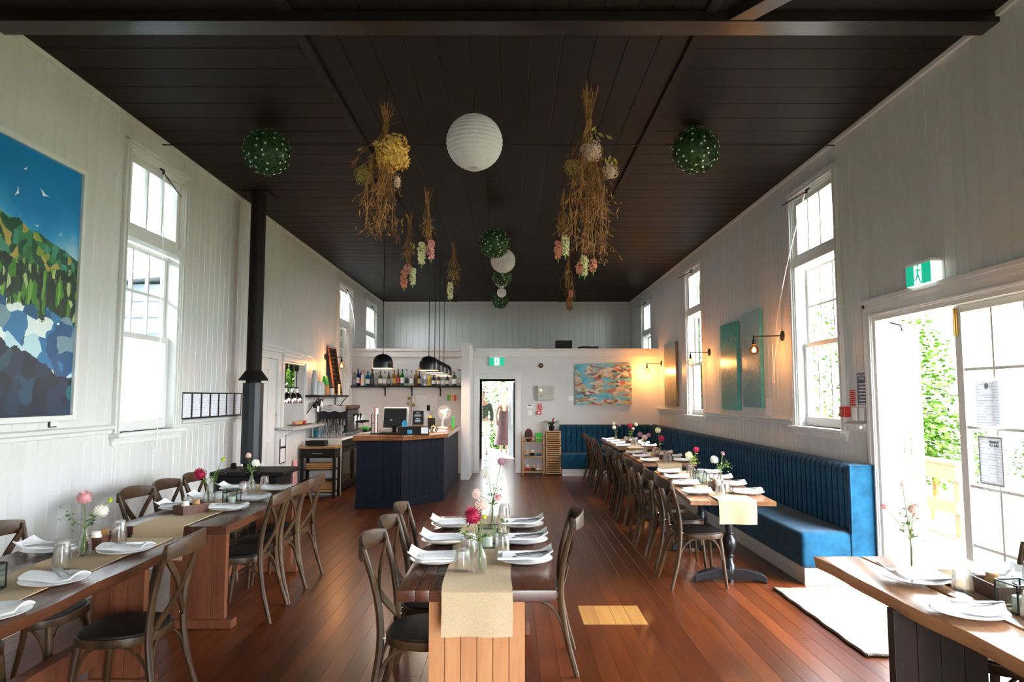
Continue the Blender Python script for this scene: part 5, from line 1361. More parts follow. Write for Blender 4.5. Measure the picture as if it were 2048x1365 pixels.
t = thing('tea_tin', 'white tin with dark lid in front of the chalkboard', 'tin', (XL + .17, 12.0, zs_)); ob('body', MB().lathe([(0, 0), (.045, 0), (.045, .12), (0, .12)], 16), 'ceramic_grey', t, smooth=True); ob('lid', MB().lathe([(0, .12), (.046, .12), (.046, .14), (0, .14)], 16), 'black_metal', t)
t = thing('chalkboard', 'narrow chalkboard menu in an orange wood frame leaning on the wall', 'chalkboard', (XL + .17, 12.22, zs_))
b1 = ob('slate', MB().box(-.008, .004, .03, .54, .03, .86), 'chalk_lines', t); f1 = ob('frame', MB().box(-.012, .010, 0, .03, 0, .89).box(-.012, .010, .54, .57, 0, .89).box(-.012, .010, .03, .54, .86, .89).box(-.012, .010, .03, .54, 0, .03), 'bar_wood', t, bevel=.003)
t.rotation_euler = (0, R(-9), 0)
ob('menu_card', MB().box(0, .004, 0, .15, 0, .20), 'petal_cream', loc=(XL + .215, 12.28, zs_), label='cream card standing in front of the chalkboard', cat='card')
for i, (y, z) in enumerate(((11.20, 1.44), (11.34, 1.47), (11.50, 1.50))):
    t = thing('hanging_mug', ORD[i] + ' black mug from the left hanging under the shelf', 'mug', (XL + .13, y, z - .05)); ob('mug_body', MB().lathe([(0, 0), (.04, 0), (.043, .08), (.038, .08), (.036, .008), (0, .008)], 14), 'black_metal', t, smooth=True); ob('handle', MB().tube(arc((0, -.04, .07), (0, -.085, .05), (0, -.04, .015)), .006, 6), 'black_metal', t)
for i, (y, z) in enumerate(((11.16, 1.33), (11.36, 1.41))): ob('price_tag', MB().box(0, .003, -.06, .06, 0, .09), 'paper', loc=(XL + .18, y, z), label=('lower' if i == 0 else 'upper') + ' white tag hanging below the mug shelf', cat='tag').rotation_euler = (R(-8 - 8 * i), 0, 0)
# heat lamps in the hatch
for i, (y, x) in enumerate(((10.34, XL - .09), (10.62, XL - .09), (10.88, XL - .09))):
    t = thing('heat_lamp', ('left', 'middle', 'right')[i] + ' of three chrome heat lamps in the serving hatch', 'lamp', (x, y, 0), 0, 'heat lamps')
    ob('socket', MB().lathe([(.0, 1.97), (.014, 1.97), (.034, 2.0), (.036, 2.065), (.0, 2.068)], 12), 'black_metal', t, smooth=True)
    ob('cord', MB().tube([(0, 0, 1.72), (0, 0, 1.98)], .009, 6), 'black_metal', t); ob('cap', MB().lathe([(.0, 1.70), (.035, 1.70), (.035, 1.725), (.0, 1.725)], 14), 'black_metal', t)
    ob('collar', MB().lathe([(.03, 1.64), (.032, 1.70), (.0, 1.70)], 14), 'white_plastic', t, smooth=True)
    ob('shade', MB().lathe([(.10, 1.47), (.102, 1.475), (.098, 1.54), (.08, 1.60), (.05, 1.635), (.03, 1.645), (.028, 1.64), (.048, 1.628), (.077, 1.594), (.094, 1.538), (.097, 1.475)], 24), 'chrome', t, smooth=True)
# dishes on the pass
t = thing('serving_tray', 'tray of food bowls on the serving hatch shelf', 'tray', (XL + .03, 10.7, 1.136)); ob('tray', MB().box(-.10, .10, -.30, .35, 0, .012), 'dark_box', t, bevel=.004)
for i, (y, m) in enumerate(((-.2, 'petal_coral'), (0, 'dried_gold'), (.2, 'red'))): ob('food_bowl', MB().lathe([(0, 0), (.03, 0), (.055, .045), (.05, .045), (.0, .03)], 16, (XL + .03, 10.7 + y, 1.149)), m, smooth=True, label=('orange', 'golden', 'red')[i] + ' food bowl on the serving hatch tray', cat='bowl')
for i, z in enumerate((.845, .615)):
    t = thing('picture_frame', ('upper' if i == 0 else 'lower') + ' black-framed notice below the serving hatch', 'frame', (XL + .004, 9.87, z))
    ob('frame', MB().box(0, .012, 0, .012, 0, .225).box(0, .012, .24, .252, 0, .225).box(0, .012, .012, .24, 0, .012).box(0, .012, .012, .24, .213, .225), 'black_metal', t); ob('print', MB().box(0, .006, .012, .24, .012, .213), 'small_print', t)

# ================================================================== LAMPS
def sconce(side, y, z, label, lit=12, filament=True, amber=False, reach=.30):
    s = 1 if side == 'L' else -1; X = XL if side == 'L' else XR
    t = thing('wall_lamp', label, 'lamp', (X, y, z), 0 if side == 'L' else PI, 'swing-arm wall lamps')
    o = ob('wall_plate', MB().lathe([(0, 0), (.058, 0), (.058, .010), (.045, .018), (0, .018)], 24), 'black_metal', t, smooth=True); o.rotation_euler = (0, R(90), 0)
    ob('arm', MB().tube([(.015, 0, 0), (reach, 0, -.005)], .0065, 8).sphere((reach, 0, -.005), .013, 10, 6), 'black_metal', t, smooth=True)
    ob('socket', MB().lathe([(0, -.095), (.016, -.095), (.028, -.09), (.028, -.084), (.018, -.08), (.018, -.04), (.01, -.02), (.008, 0), (0, 0)], 14, (reach, 0, -.01)), 'black_metal', t, smooth=True)
    bz = -.165
    ob('bulb', MB().sphere((reach, 0, bz), .052, 20, 12).lathe([(.016, -.10), (.018, -.12), (.03, -.13)], 14, (reach, 0, 0)), 'amber_glass', t, smooth=True)
    fb = MB()
    for k in range(6):
        a = 2 * PI * k / 6; fb.tube([(reach + .008 * math.cos(a), .008 * math.sin(a), bz + .03), (reach + .016 * math.cos(a), .016 * math.sin(a), bz - .022)], .0022, 5)
    ob('filament', fb, 'bulb_glow', t)
    d = bpy.data.lights.new('bulb_light', 'POINT'); d.energy = lit; d.color = (1.0, .62, .28); d.shadow_soft_size = .03
    l = bpy.data.objects.new('bulb_light', d); COL.objects.link(l); l.parent = t; l.location = (reach, 0, bz)
sconce('R', 7.73, 2.265, 'black wall lamp with amber globe bulb in front of the teal canvases', 4.5, reach=.33)
sconce('R', 10.60, 2.262, 'black wall lamp with glowing bulb beside the middle right window', 6)
sconce('R', 14.0, 2.255, 'black wall lamp with glowing bulb in the far right corner', 11)
sconce('L', 12.17, 2.28, 'black wall lamp with glowing bulb in front of the leaning chalkboard', 8)
sconce('R', 3.70, 2.29, 'wall lamp with glass globe cut by the right photo edge above the door', .5, reach=.22)
def pendant(x, y, zb, label):
    t = thing('pendant_lamp', label, 'lamp', (x, y, 0), 0, 'black dome pendants over the bar')
    ob('cord', MB().tube([(0, 0, zb + .215), (0, 0, ZC)], .006, 6), 'black_metal', t)
    po = [(.150, 0), (.150, .08), (.142, .125), (.118, .17), (.08, .20), (.04, .212), (.012, .215), (.012, .23), (0, .23)]
    ob('shade', shell(po, zb), 'black_gloss', t, smooth=True)
    ob('shade_lining', shell([(.1465, .001), (.1465, .08), (.138, .123), (.115, .166), (.078, .196), (.04, .208)], zb, .0012), 'gold_inner', t, smooth=True)
    ob('bulb', MB().sphere((0, 0, zb + .09), .04, 14, 8), 'bulb_glow', t, smooth=True)
    d = bpy.data.lights.new('bulb_light', 'POINT'); d.energy = 5.0; d.color = (1, .90, .78); d.shadow_soft_size = .04
    l = bpy.data.objects.new('bulb_light', d); COL.objects.link(l); l.parent = t; l.location = (0, 0, zb + .03)
def shell(po, zb, th=.002, n=28):
    mb = MB(); pts = po + [(max(r - th, 0), z) for r, z in po[::-1]]
    vs = []; fs = []
    for r, z in pts:
        for k in range(n): a = 2 * PI * k / n; vs.append((r * math.cos(a), r * math.sin(a), zb + z))
    m = len(pts)
    for i in range(m):
        j = (i + 1) % m
        if i == len(po) - 1 or i == m - 1:
            if i != m - 1: continue
        for k in range(n): fs.append((i * n + k, i * n + (k + 1) % n, j * n + (k + 1) % n, j * n + k))
    return mb.add(vs, fs)
pendant(-1.915, 10.2, 1.995, 'black dome pendant hanging alone on the left over the bar')
for i, (x, y, z) in enumerate(((-1.235, 10.25, 1.965), (-1.225, 10.95, 1.955), (-1.225, 11.65, 1.955), (-1.215, 12.35, 1.945))):
    pendant(x, y, z, ('nearest', 'second', 'third', 'farthest')[i] + ' of four black dome pendants in line over the right of the bar')
# ================================================================== PICTURES AND SIGNS
t = thing('landscape_painting', 'large framed painting of blue sky, green hills and rocks on the left wall', 'painting', (XL + .003, 3.55, 1.40))
ob('canvas', MB().box(.004, .022, .04, 1.58, .04, 1.875), 'landscape_paint', t)
ob('frame', MB().box(0, .045, 0, .04, 0, 1.915).box(0, .045, 1.58, 1.62, 0, 1.915).box(0, .045, .04, 1.58, 0, .04).box(0, .045, .04, 1.58, 1.875, 1.915), 'trim_paint', t, bevel=.004)
for y, z, s, a in ((.98, 1.72, .028, .4), (1.17, 1.60, .05, -.5), (.92, 1.54, .04, 1.1), (1.12, 1.36, .022, 0), (1.37, 1.36, .026, .9)):
    b_ = ob('painted_bird', MB().prism_x([(-s, .25 * s), (-.2 * s, -.1 * s), (0, -.35 * s), (.25 * s, -.05 * s), (s, .5 * s), (.2 * s, .22 * s)], 0, .001), 'paper', t, loc=(.022, y, z)); b_.rotation_euler = (a, 0, 0)
t = thing('title_card', 'small black-edged title card under the big landscape', 'card', (XL + .002, 4.93, 1.355))
ob('holder', MB().box(0, .006, 0, .085, 0, .06), 'black_metal', t); ob('card', MB().box(.006, .012, .014, .085, .008, .06), 'paper', t)
def canvas_r(label, y0, y1, z0, z1, m, edge='canvas_edge'):
    t = thing('canvas_painting', label, 'painting', (XR - .045, y0, z0))
    ob('painted_face', MB().box(-.002, 0, 0, y1 - y0, 0, z1 - z0), m, t); ob('stretcher_box', MB().box(0, .042, 0, y1 - y0, 0, z1 - z0), edge, t, bevel=.003)
canvas_r('teal abstract canvas hung left of its paler twin on the right wall', 9.19, 9.89, 1.39, 2.60, 'teal_paint')
canvas_r('pale blue-grey seascape canvas right of the teal one', 8.33, 8.97, 1.44, 2.66, 'sea_paint')
canvas_r('bronze and grey canvas with wooden edge in the far right corner', 12.60, 13.55, 1.39, 2.60, 'bronze_paint', 'canvas_wood')
ob('price_card', MB().box(XR - .006, XR - .001, 8.12, 8.27, 1.35, 1.55), 'small_print', label='white price card on the boards right of the pale canvas', cat='card')
t = thing('collage_painting', 'colourful canvas of harbour buildings on the partition wall', 'painting', (1.33, YP - .045, 1.40))
ob('painted_face', MB().box(0, 1.18, -.002, 0, 0, .85), 'collage_paint', t); ob('stretcher_box', MB().box(0, 1.18, 0, .042, 0, .85), 'ceramic_grey', t, bevel=.003)

def running_man(par, ax, c, s, y):
    """exit figure; ax 'Y' = sign faces -y, 'X' = sign faces -x"""
    polys = [[(-.03, .0), (.035, .01), (.045, .16), (-.01, .17)],                        # torso
             [(.035, .13), (.10, .07), (.155, .09), (.15, .115), (.10, .105), (.045, .165)],   # front arm
             [(.0, .165), (-.07, .13), (-.10, .05), (-.075, .045), (-.045, .105), (.0, .13)],   # rear arm
             [(-.03, .02), (.035, .02), (.085, -.08), (.13, -.20), (.175, -.20), (.175, -.225), (.10, -.225), (.04, -.09)],  # front leg
             [(-.03, .02), (.02, .0), (-.02, -.10), (-.05, -.13), (-.17, -.14), (-.17, -.115), (-.07, -.10)]]  # rear leg
    for k, pl in enumerate(polys + [None]):
        if pl is None: pl = [(.035 + .034 * math.cos(a), .225 + .034 * math.sin(a)) for a in [2 * PI * i / 14 for i in range(14)]]
        if ax == 'Y': mb = MB().prism_y([(c[0] + u * s, c[1] + v * s) for u, v in pl], y - .0015, y)
        else: mb = MB().prism_x([(c[0] - u * s, c[1] + v * s) for u, v in pl], y - .0015, y)
        ob('figure_limb', mb, 'exit_green', par)
t = thing('exit_sign', 'green running-man exit sign lit over the far doorway', 'sign', (-.295, YP - .06, 2.22))
ob('housing', MB().box(-.165, .165, 0, .058, .16, .21), 'white_plastic', t, bevel=.004); ob('green_panel', MB().box(-.155, .155, .012, .03, 0, .16), 'exit_green', t); ob('white_panel', MB().box(-.052, .052, .010, .012, .004, .156), 'exit_white', t)
running_man(t, 'Y', (-.005, .078), .30, .010)
t = thing('exit_sign', 'green running-man exit sign above the glass doors on the right wall', 'sign', (XR - .08, 4.83, 2.40))
ob('housing', MB().box(-.004, .08, 0, .308, .15, .175), 'white_plastic', t, bevel=.004); ob('light_box', MB().box(0, .08, .002, .306, 0, .15), 'exit_white', t, bevel=.003)
ob('green_panel', MB().box(-.004, 0, .004, .304, .003, .150), 'exit_green', t); ob('white_panel', MB().box(-.006, -.004, .11, .20, .006, .147), 'exit_white', t)
running_man(t, 'X', (.155, .075), .28, -.006)
t = thing('fire_action_notice', 'dark blue fire action notice beside the glass doors', 'sign', (XR - .006, 5.925, 1.49))
ob('plate', MB().box(0, .004, 0, .165, 0, .295), 'navy_sign', t)
for i, (s_, z, sz) in enumerate((('FIRE ACTION', .272, .024), ('NOTICE', .244, .024))): text('lettering', s_, sz, (-.0008, .082, z), (R(90), 0, R(-90)), 'paper', t)
for i in range(7): ob('print_block', MB().box(-.001, 0, .02 + .006 * (i % 2), .145 - .008 * (i % 3), .018 + i * .029, .030 + i * .029), 'small_print', t)
ob('white_strip', MB().box(-.001, 0, 0, .165, 0, .01), 'paper', t)
ob('fire_card', MB().box(XR - .005, XR - .001, 6.135, 6.235, 1.49, 1.635), 'red_print', label='small red fire instruction card beside the blue notice', cat='sign')
t = thing('fire_call_point', 'red square fire call point by the glass doors', 'alarm', (XR - .06, 6.235, 1.39)); ob('case', MB().box(0, .058, 0, .10, 0, .095), 'red', t, bevel=.005)
for z in (.035, .06): ob('button', MB().lathe([(0, 0), (.012, 0), (.012, .004), (0, .004)], 12), 'steel', t, loc=(-.001, .05, z)).rotation_euler = (0, R(-90), 0)
for i, (y, lb) in enumerate(((6.16, 'narrow white switch right of the red call point'), (6.03, 'narrow white switch under the blue notice'))): ob('light_switch', MB().box(XR - .010, XR - .001, y - .04, y + .04, 1.365, 1.475), 'white_plastic', bevel=.003, label=lb, cat='switch')
ob('dado_box', MB().box(XR - .075, XR - .052, 5.94, 6.0, 1.30, 1.325), 'white_plastic', label='small white clip on the dado rail by the doors', cat='clip')
# posters on the glass door
t = thing('door_poster', 'white notice with small emblem pinned in the upper glass of the door', 'poster', (XR + .042, 4.39, 1.385)); ob('sheet', MB().box(0, .003, 0, .225, 0, .295), 'poster_paper', t)
ob('emblem', MB().lathe([(.012, 0), (.02, 0), (.02, .001), (.012, .001)], 16), 'ceramic_grey', t, loc=(-.001, .112, .262)).rotation_euler = (0, R(-90), 0)
t = thing('door_poster', 'blue-bordered line-up poster in the lower glass of the door', 'poster', (XR + .042, 4.385, 1.0)); ob('sheet', MB().box(0, .003, .012, .215, .012, .305), 'poster_paper', t)
ob('border', MB().box(0, .003, 0, .012, 0, .317).box(0, .003, .215, .227, 0, .317).box(0, .003, .012, .215, 0, .012).box(0, .003, .012, .215, .305, .317), 'ceramic_grey', t)
for s_, z in (('SUMMER', .280), ('LINE UP', .258)): text('lettering', s_, .024, (-.001, .075, z), (R(90), 0, R(-90)), 'black_metal', t, sx=-1)

# ================================================================== ON THE PARTITION
t = thing('control_panel', 'grey-green fire alarm control box on the partition', 'panel', (.55, YP - .10, 1.50)); ob('case', MB().box(0, .35, 0, .10, 0, .30), 'grey_plastic', t, bevel=.006)
ob('indicator', MB().lathe([(0, 0), (.016, 0), (.016, .006), (0, .006)], 12), 'led_amber', t, loc=(.07, 0, .205)).rotation_euler = (R(90), 0, 0)
for i in range(5): ob('indicator_row', MB().box(.26 + .03 * (i % 2), .275 + .03 * (i % 2), -.003, 0, .12 + i * .025, .128 + i * .025), 'black_metal', t)
ob('keyhole', MB().box(.055, .09, -.003, 0, .085, .10), 'black_metal', t)
t = thing('alarm_bell', 'dark red alarm bell on the partition', 'alarm', (.625, YP, 2.222)); o = ob('dome', MB().lathe([(0, 0), (.052, 0), (.052, .02), (.042, .04), (.02, .05), (0, .052)], 18), 'dark_box', t, smooth=True); o.rotation_euler = (R(90), 0, 0)
o = ob('boss', MB().lathe([(0, .05), (.012, .05), (.012, .06), (0, .06)], 10), 'steel', t); o.rotation_euler = (R(90), 0, 0)
t = thing('thermostat', 'white thermostat with dark display beside the far door', 'thermostat', (.39, YP, 1.368)); ob('case', MB().box(-.065, .065, -.025, 0, -.045, .045), 'white_plastic', t, bevel=.012); ob('display', MB().box(-.042, .042, -.027, -.025, .015, .035), 'black_metal', t)
ob('light_switch', MB().box(.355, .435, YP - .012, YP, 1.18, 1.28), 'white_plastic', bevel=.003, label='white light switch under the thermostat', cat='switch')
ob('light_switch', MB().box(1.19, 1.295, YP - .012, YP, 1.485, 1.59), 'white_plastic', bevel=.003, label='white switch plate left of the harbour canvas', cat='switch')
ob('fire_card', MB().box(.54, .65, YP - .005, YP, 1.295, 1.425), 'red_print', label='red fire instruction card on the partition', cat='sign')
t = thing('fire_call_point', 'red call point below the red card on the partition', 'alarm', (.58, YP - .05, 1.20)); ob('case', MB().box(-.05, .05, 0, .05, 0, .085), 'red', t, bevel=.006); ob('window', MB().box(-.025, .025, -.003, 0, .025, .06), 'white_plastic', t)
# on top of the partition
t = thing('loft_speaker', 'black speaker box on top of the partition', 'speaker', (1.12, YP + .22, 2.50)); ob('cabinet', MB().box(-.175, .175, -.10, .12, 0, .26), 'black_metal', t, bevel=.008); ob('grille', MB().box(-.16, .16, -.105, -.10, .02, .24), 'seat_dark', t)
ob('driftwood', MB().tube(spline([(1.42, YP + .2, 2.60), (1.55, YP + .18, 2.62), (1.7, YP + .2, 2.605), (1.86, YP + .18, 2.61)], 5), [.02] * 8 + [.028] * 8, 8), 'seat_dark', smooth=True, label='dark branch-like object lying on top of the partition', cat='driftwood')
ob('folded_banner', MB().box(.45, .92, YP + .13, YP + .3, 2.50, 2.60), 'dark_box', bevel=.01, label='low reddish bundle on top of the partition left of the speaker', cat='bundle')
# toy shelf, slatted boxes, plant
t = thing('toy_shelf', 'narrow bamboo shelf of toys right of the far door', 'shelf', (.45, YP - .20, 0))
for x in (-.21, .21):
    for y in (-.14, .14): ob('post', MB().box(x - .012, x + .012, y - .012, y + .012, 0, .77), 'bamboo', t)
for z in (.05, .35, .64):
    for i in range(4): ob('shelf_slat', MB().box(-.198, .198, -.14 + i * .075, -.14 + i * .075 + .06, z, z + .014), 'bamboo', t)
    ob('rail', MB().box(-.21, .21, -.152, -.14, z + .09, z + .105), 'bamboo', t)
t = thing('backpack', 'dark pink-trimmed child backpack on top of the toy shelf', 'backpack', (.36, YP - .22, .655)); ob('body', MB().sphere((0, 0, .13), .10, 14, 9, (.85, .65, 1.35)), 'cloth_mauve', t, smooth=True); ob('strap', MB().tube(arc((-.05, -.02, .24), (0, -.02, .32), (.05, -.02, .24)), .009, 6), 'petal_pink', t); ob('trim', MB().tube(arc((.08, -.03, .02), (.11, -.03, .14), (.06, -.03, .25)), .012, 6), 'petal_pink', t)
ob('toy_tub', MB().lathe([(0, 0), (.085, 0), (.105, .17), (.10, .17), (.082, .006), (0, .006)], 4, (.57, YP - .2, .655), PI / 4), 'green_plastic', bevel=.006, label='bright green tub on the toy shelf', cat='tub')
TY = [(-.13, .365, 'ceramic_grey', 'blue-grey toy boat'), (-.02, .365, 'navy', 'navy toy with white stripe'), (.12, .365, 'swatch_blue', 'blue toy car'), (-.12, .065, 'red', 'red striped toy'), (0, .065, 'cloth_mauve', 'mauve toy'), (.10, .065, 'white_plastic', 'white toy ball')]
for i, (x, z, m, lb) in enumerate(TY):
    tt = thing('toy', lb + ' on the ' + ('middle' if z > .2 else 'lowest') + ' level of the toy shelf', 'toy', (.45 + x, YP - .22, z)); ob('toy_body', MB().sphere((0, 0, .05), .055, 12, 7, (1, .8, .8)), m, tt, smooth=True); ob('toy_top', MB().sphere((.01, -.01, .10), .03, 10, 6), 'paper' if i % 2 else 'petal_coral', tt, smooth=True)
for i, z in enumerate((.02, .31, .60)):
    t = thing('slatted_box', ('bottom', 'middle', 'top')[i] + ' of three stacked bamboo slatted boxes by the banquette', 'box', (.86, YP - .22, z), 0, 'stacked slatted boxes')
    ob('box_frame', MB().box(-.15, -.13, -.16, .16, 0, .275).box(.13, .15, -.16, .16, 0, .275).box(-.13, .13, -.16, .16, .255, .275).box(-.13, .13, -.16, .16, 0, .02), 'bamboo', t); ob('back_panel', MB().box(-.13, .13, .14, .15, .02, .255), 'seat_dark', t)
    for k in range(5): ob('slat', MB().box(-.13, .13, -.158, -.146, .04 + k * .043, .063 + k * .043), 'bamboo', t)
t = thing('potted_bromeliad', 'bromeliad with red flower in a dark pot on the slatted boxes', 'plant', (.83, YP - .2, .876)); ob('pot', MB().lathe([(0, 0), (.045, 0), (.06, .10), (.053, .10), (.04, .02), (0, .02)], 16), 'black_metal', t, smooth=True)
for k in range(11):
    a = 2 * PI * k / 11 + .2; L = .20 + .05 * (k % 3); pts = arc((0, 0, .08), (math.cos(a) * L * .5, math.sin(a) * L * .5, .27), (math.cos(a) * L, math.sin(a) * L * .8, .16 - .05 * (k % 2)), 6)
    ob('leaf', MB().tube(pts, [.012, .015, .016, .014, .012, .008, .002], 6, flat=.2), 'leaf_dark', t, smooth=True)
ob('flower_spike', MB().tube([(0, 0, .08), (.03, -.02, .22), (.045, -.03, .27)], [.006, .02, .004], 8), 'petal_crimson', t, smooth=True)

# ================================================================== HANGING THINGS
ob('ceiling_wire', MB().tube([(XL + .02, 6.3, 3.955), (XR - .02, 6.3, 3.955)], .006, 6), 'black_metal', label='thin wire stretched across the room under the dark ceiling', cat='wire')
def ceiling_fix(par, z, ztop=ZC): ob('hanging_thread', MB().tube([(0, 0, z), (0, 0, ztop)], .0025, 4), 'black_metal', par)
def lantern_paper(x, y, z, r, label):
    t = thing('paper_lantern', label, 'lantern', (x, y, z), 0, 'white paper lanterns')
    pr = []; n = 34; ribs = 17
    for i in range(n + 1):
        a = math.pi * (.085 + .83 * i / n); k = 1 - (.028 if i % 2 else 0); pr.append((r * k * math.sin(a), -r * .985 * math.cos(a)))
    mb = MB(); N = 32; vs = []; fs = []
    for rr, zz in pr:
        for k in range(N): a = 2 * PI * k / N; vs.append((rr * math.cos(a), rr * math.sin(a), zz))
    for i in range(len(pr) - 1):
        for k in range(N): fs.append((i * N + k, i * N + (k + 1) % N, (i + 1) * N + (k + 1) % N, (i + 1) * N + k))
    ob('paper_shell', mb.add(vs, fs), 'lantern_paper', t, smooth=False)
    for zz in (pr[0], pr[-1]): ob('rim_ring', MB().tube([(zz[0] * math.cos(a), zz[0] * math.sin(a), zz[1]) for a in [2 * PI * k / 20 for k in range(21)]], .003, 5), 'white_plastic', t)
    ceiling_fix(t, r * .95, ZC - z)
def lp():
    m, t, b = nt('lantern_paper'); t.nodes.remove(b); out = t.nodes['Material Output']
    f = noise(t, coords(t, (1, 1, 1)), 18, 3)
    c = ramp(t, f, [(.3, (.80, .80, .80)), (.7, (.88, .88, .88))])
    a = t.nodes.new('ShaderNodeBsdfTranslucent'); d = t.nodes.new('ShaderNodeBsdfDiffuse'); mx = t.nodes.new('ShaderNodeMixShader'); mx.inputs[0].default_value = .6
    link(t, c, a.inputs['Color']); link(t, c, d.inputs['Color']); link(t, a.outputs[0], mx.inputs[1]); link(t, d.outputs[0], mx.inputs[2]); link(t, mx.outputs[0], out.inputs['Surface'])
lp()
lantern_paper(-.275, 5.0, 3.485, .213, 'largest white ribbed paper lantern hanging nearest us')
lantern_paper(-.128, 10.8, 3.745, .20, 'white paper lantern half hidden behind the middle greenery ball')
lantern_paper(-.183, 13.0, 3.785, .125, 'small paper lantern peeking out under a dark greenery ball')
lantern_paper(-.19, 13.7, 3.67, .096, 'smallest and lowest paper lantern in the distance')
def topiary(x, y, z, r, label, n=1500, nf=46):
    t = thing('greenery_ball', label, 'topiary ball', (x, y, z), 0, 'boxwood balls with white flowers'); lf = MB(); lf.sphere((0, 0, 0), r * .86, 18, 10)
    for _ in range(n):
        d = Vector((random.gauss(0, 1), random.gauss(0, 1), random.gauss(0, 1))).normalized(); tn = d.orthogonal().normalized()
        q = Matrix.Rotation(random.random() * 6.3, 3, d) @ tn
        lf.leafquad(d * r * random.uniform(.82, .93), d * .8 + q * .7, .014, .026, d.cross(q))
    ob('leaves', lf, 'leaf_dark', t, recalc=False, kind='stuff')
    fl_ = MB()
    for i in range(nf * 2):
        ph = math.acos(1 - 2 * (i + .5) / (nf * 2)); a = i * 2.39996 + random.uniform(-.3, .3)
        d = Vector((math.sin(ph) * math.cos(a), math.sin(ph) * math.sin(a), math.cos(ph))); u = d.orthogonal().normalized()
        for k in range(5):
            q = Matrix.Rotation(2 * PI * k / 5, 3, d) @ u; fl_.leafquad(d * r * 1.0, q, .008, .0125, d)
    ob('white_blossoms', fl_, 'petal_white', t, recalc=False, kind='stuff'); ceiling_fix(t, r * .9, ZC - z)
topiary(-2.20, 6.0, 3.775, .215, 'greenery ball dotted with white flowers over the left wall'); topiary(1.665, 6.0, 3.795, .215, 'greenery ball dotted with white flowers over the right side')
topiary(-.222, 9.1, 3.64, .212, 'greenery ball covering the second paper lantern', 1000); topiary(-.172, 12.3, 3.75, .185, 'dark greenery ball above the small far lantern', 700); topiary(-.244, 15.2, 3.735, .21, 'farthest dark greenery ball in front of the back wall', 600)
# dried bundles
def floret_head(par, c, r, m, n=220, sq=(1, 1, 1), name='flower_head'):
    mb = MB()
    for i in range(n):
        ph = math.acos(1 - 2 * (i + .5) / n); a = i * 2.39996
        d = Vector((math.sin(ph) * math.cos(a), math.sin(ph) * math.sin(a), math.cos(ph))); u = d.orthogonal().normalized(); p = Vector((d.x * sq[0], d.y * sq[1], d.z * sq[2])) * r * random.uniform(.72, 1.06) * (1 + .13 * math.sin(3 * d.x + 5 * d.z + 2))
        for k in range(3):
            q = Matrix.Rotation(2.1 * k + random.random(), 3, d) @ u; mb.leafquad(p, q * .8 + d * .6, r * .17, r * .24, d)
    mb.sphere((0, 0, 0), r * .70, 12, 8, sq)
    return ob(name, mb, m, par, loc=c, recalc=False)
def stems(par, n, ztop, ztie, zbot, spread, m='dried', twigs=3, bias=(0, 0), name='dried_stems', seed=0):
    r = random.Random(seed); mbs = [MB(), MB()]
    for i in range(n):
        mb = mbs[i % 3 == 0]; a = r.random() * 6.3; k = r.random() ** .7 * spread
        top = (r.gauss(0, .028), r.gauss(0, .028), ztop - abs(r.gauss(0, .09))); tie = (r.gauss(0, .010), r.gauss(0, .010), ztie)
        end = Vector((math.cos(a) * k + bias[0], math.sin(a) * k + bias[1], zbot + r.random() ** 1.3 * .6 * (ztie - zbot)))
        mid = (Vector(tie) + end) / 2 + Vector((math.cos(a) * k * .3 + r.gauss(0, .02), math.sin(a) * k * .3 + r.gauss(0, .02), 0))
        q3 = (mid + end) / 2 + Vector((r.gauss(0, .022), r.gauss(0, .022), 0))
        pts = spline([top, tie, tuple(mid), tuple(q3), tuple(end)], 3); mb.tube(pts, r.uniform(.0018, .0036), 4, False)
        for _ in range(twigs):
            p = pts[r.randrange(5, len(pts))]; d = Vector((r.gauss(0, .75), r.gauss(0, .75), -1)).normalized(); L = r.uniform(.04, .13)
            mb.tube([p, p + d * L * .5 + Vector((r.gauss(0, .012), r.gauss(0, .012), 0)), p + d * L], .0019, 3, False)
            for q in range(3): mb.leafquad(p + d * L * (.5 + .2 * q), d + Vector((r.gauss(0, .5), r.gauss(0, .5), 0)), .008, .032, (r.gauss(0, 1), 1, 0))
    ob(name, mbs[0], m, par, recalc=False, kind='stuff'); return ob(name, mbs[1], 'dried_dark', par, recalc=False, kind='stuff')
def twine(par, z): ob('twine', MB().tube([(.02 * math.cos(a), .02 * math.sin(a), z + .002 * a) for a in [k * .7 for k in range(28)]], .004, 5), 'dried', par)
def leaves(par, pts, m, n, w, l, sp, seed):
    r = random.Random(seed); mb = MB()
    for _ in range(n):
        c = pts[r.randrange(len(pts))]; mb.leafquad((c[0] + r.gauss(0, sp), c[1] + r.gauss(0, sp), c[2] + r.gauss(0, sp)), (r.gauss(0, .6), r.gauss(0, .6), -1), w, l * r.uniform(.7, 1.2), (r.gauss(0, 1), -1, r.gauss(0, .4)))
    ob('dry_leaves', mb, m, par, recalc=False, kind='stuff')
def bundle(label, x, y): return thing('dried_flower_bundle', label, 'dried flowers', (x, y, 0), 0, 'hanging dried flower bundles')
t = bundle('dried bundle with big golden hydrangea head, left of the big lantern', -.985, 5.2)
stems(t, 34, 3.90, 3.66, 2.86, .17, twigs=6, bias=(-.05, 0), seed=1); twine(t, 3.66); floret_head(t, (.065, -.05, 3.45), .125, 'dried_gold', 260, (1, 1, 1.05), 'hydrangea_head'); floret_head(t, (-.16, -.02, 3.29), .07, 'dried_olive', 130, name='small_flower_head'); floret_head(t, (.10, -.02, 3.24), .035, 'dried_pink', 50, (1, 1, 2.0), 'small_flower_head')
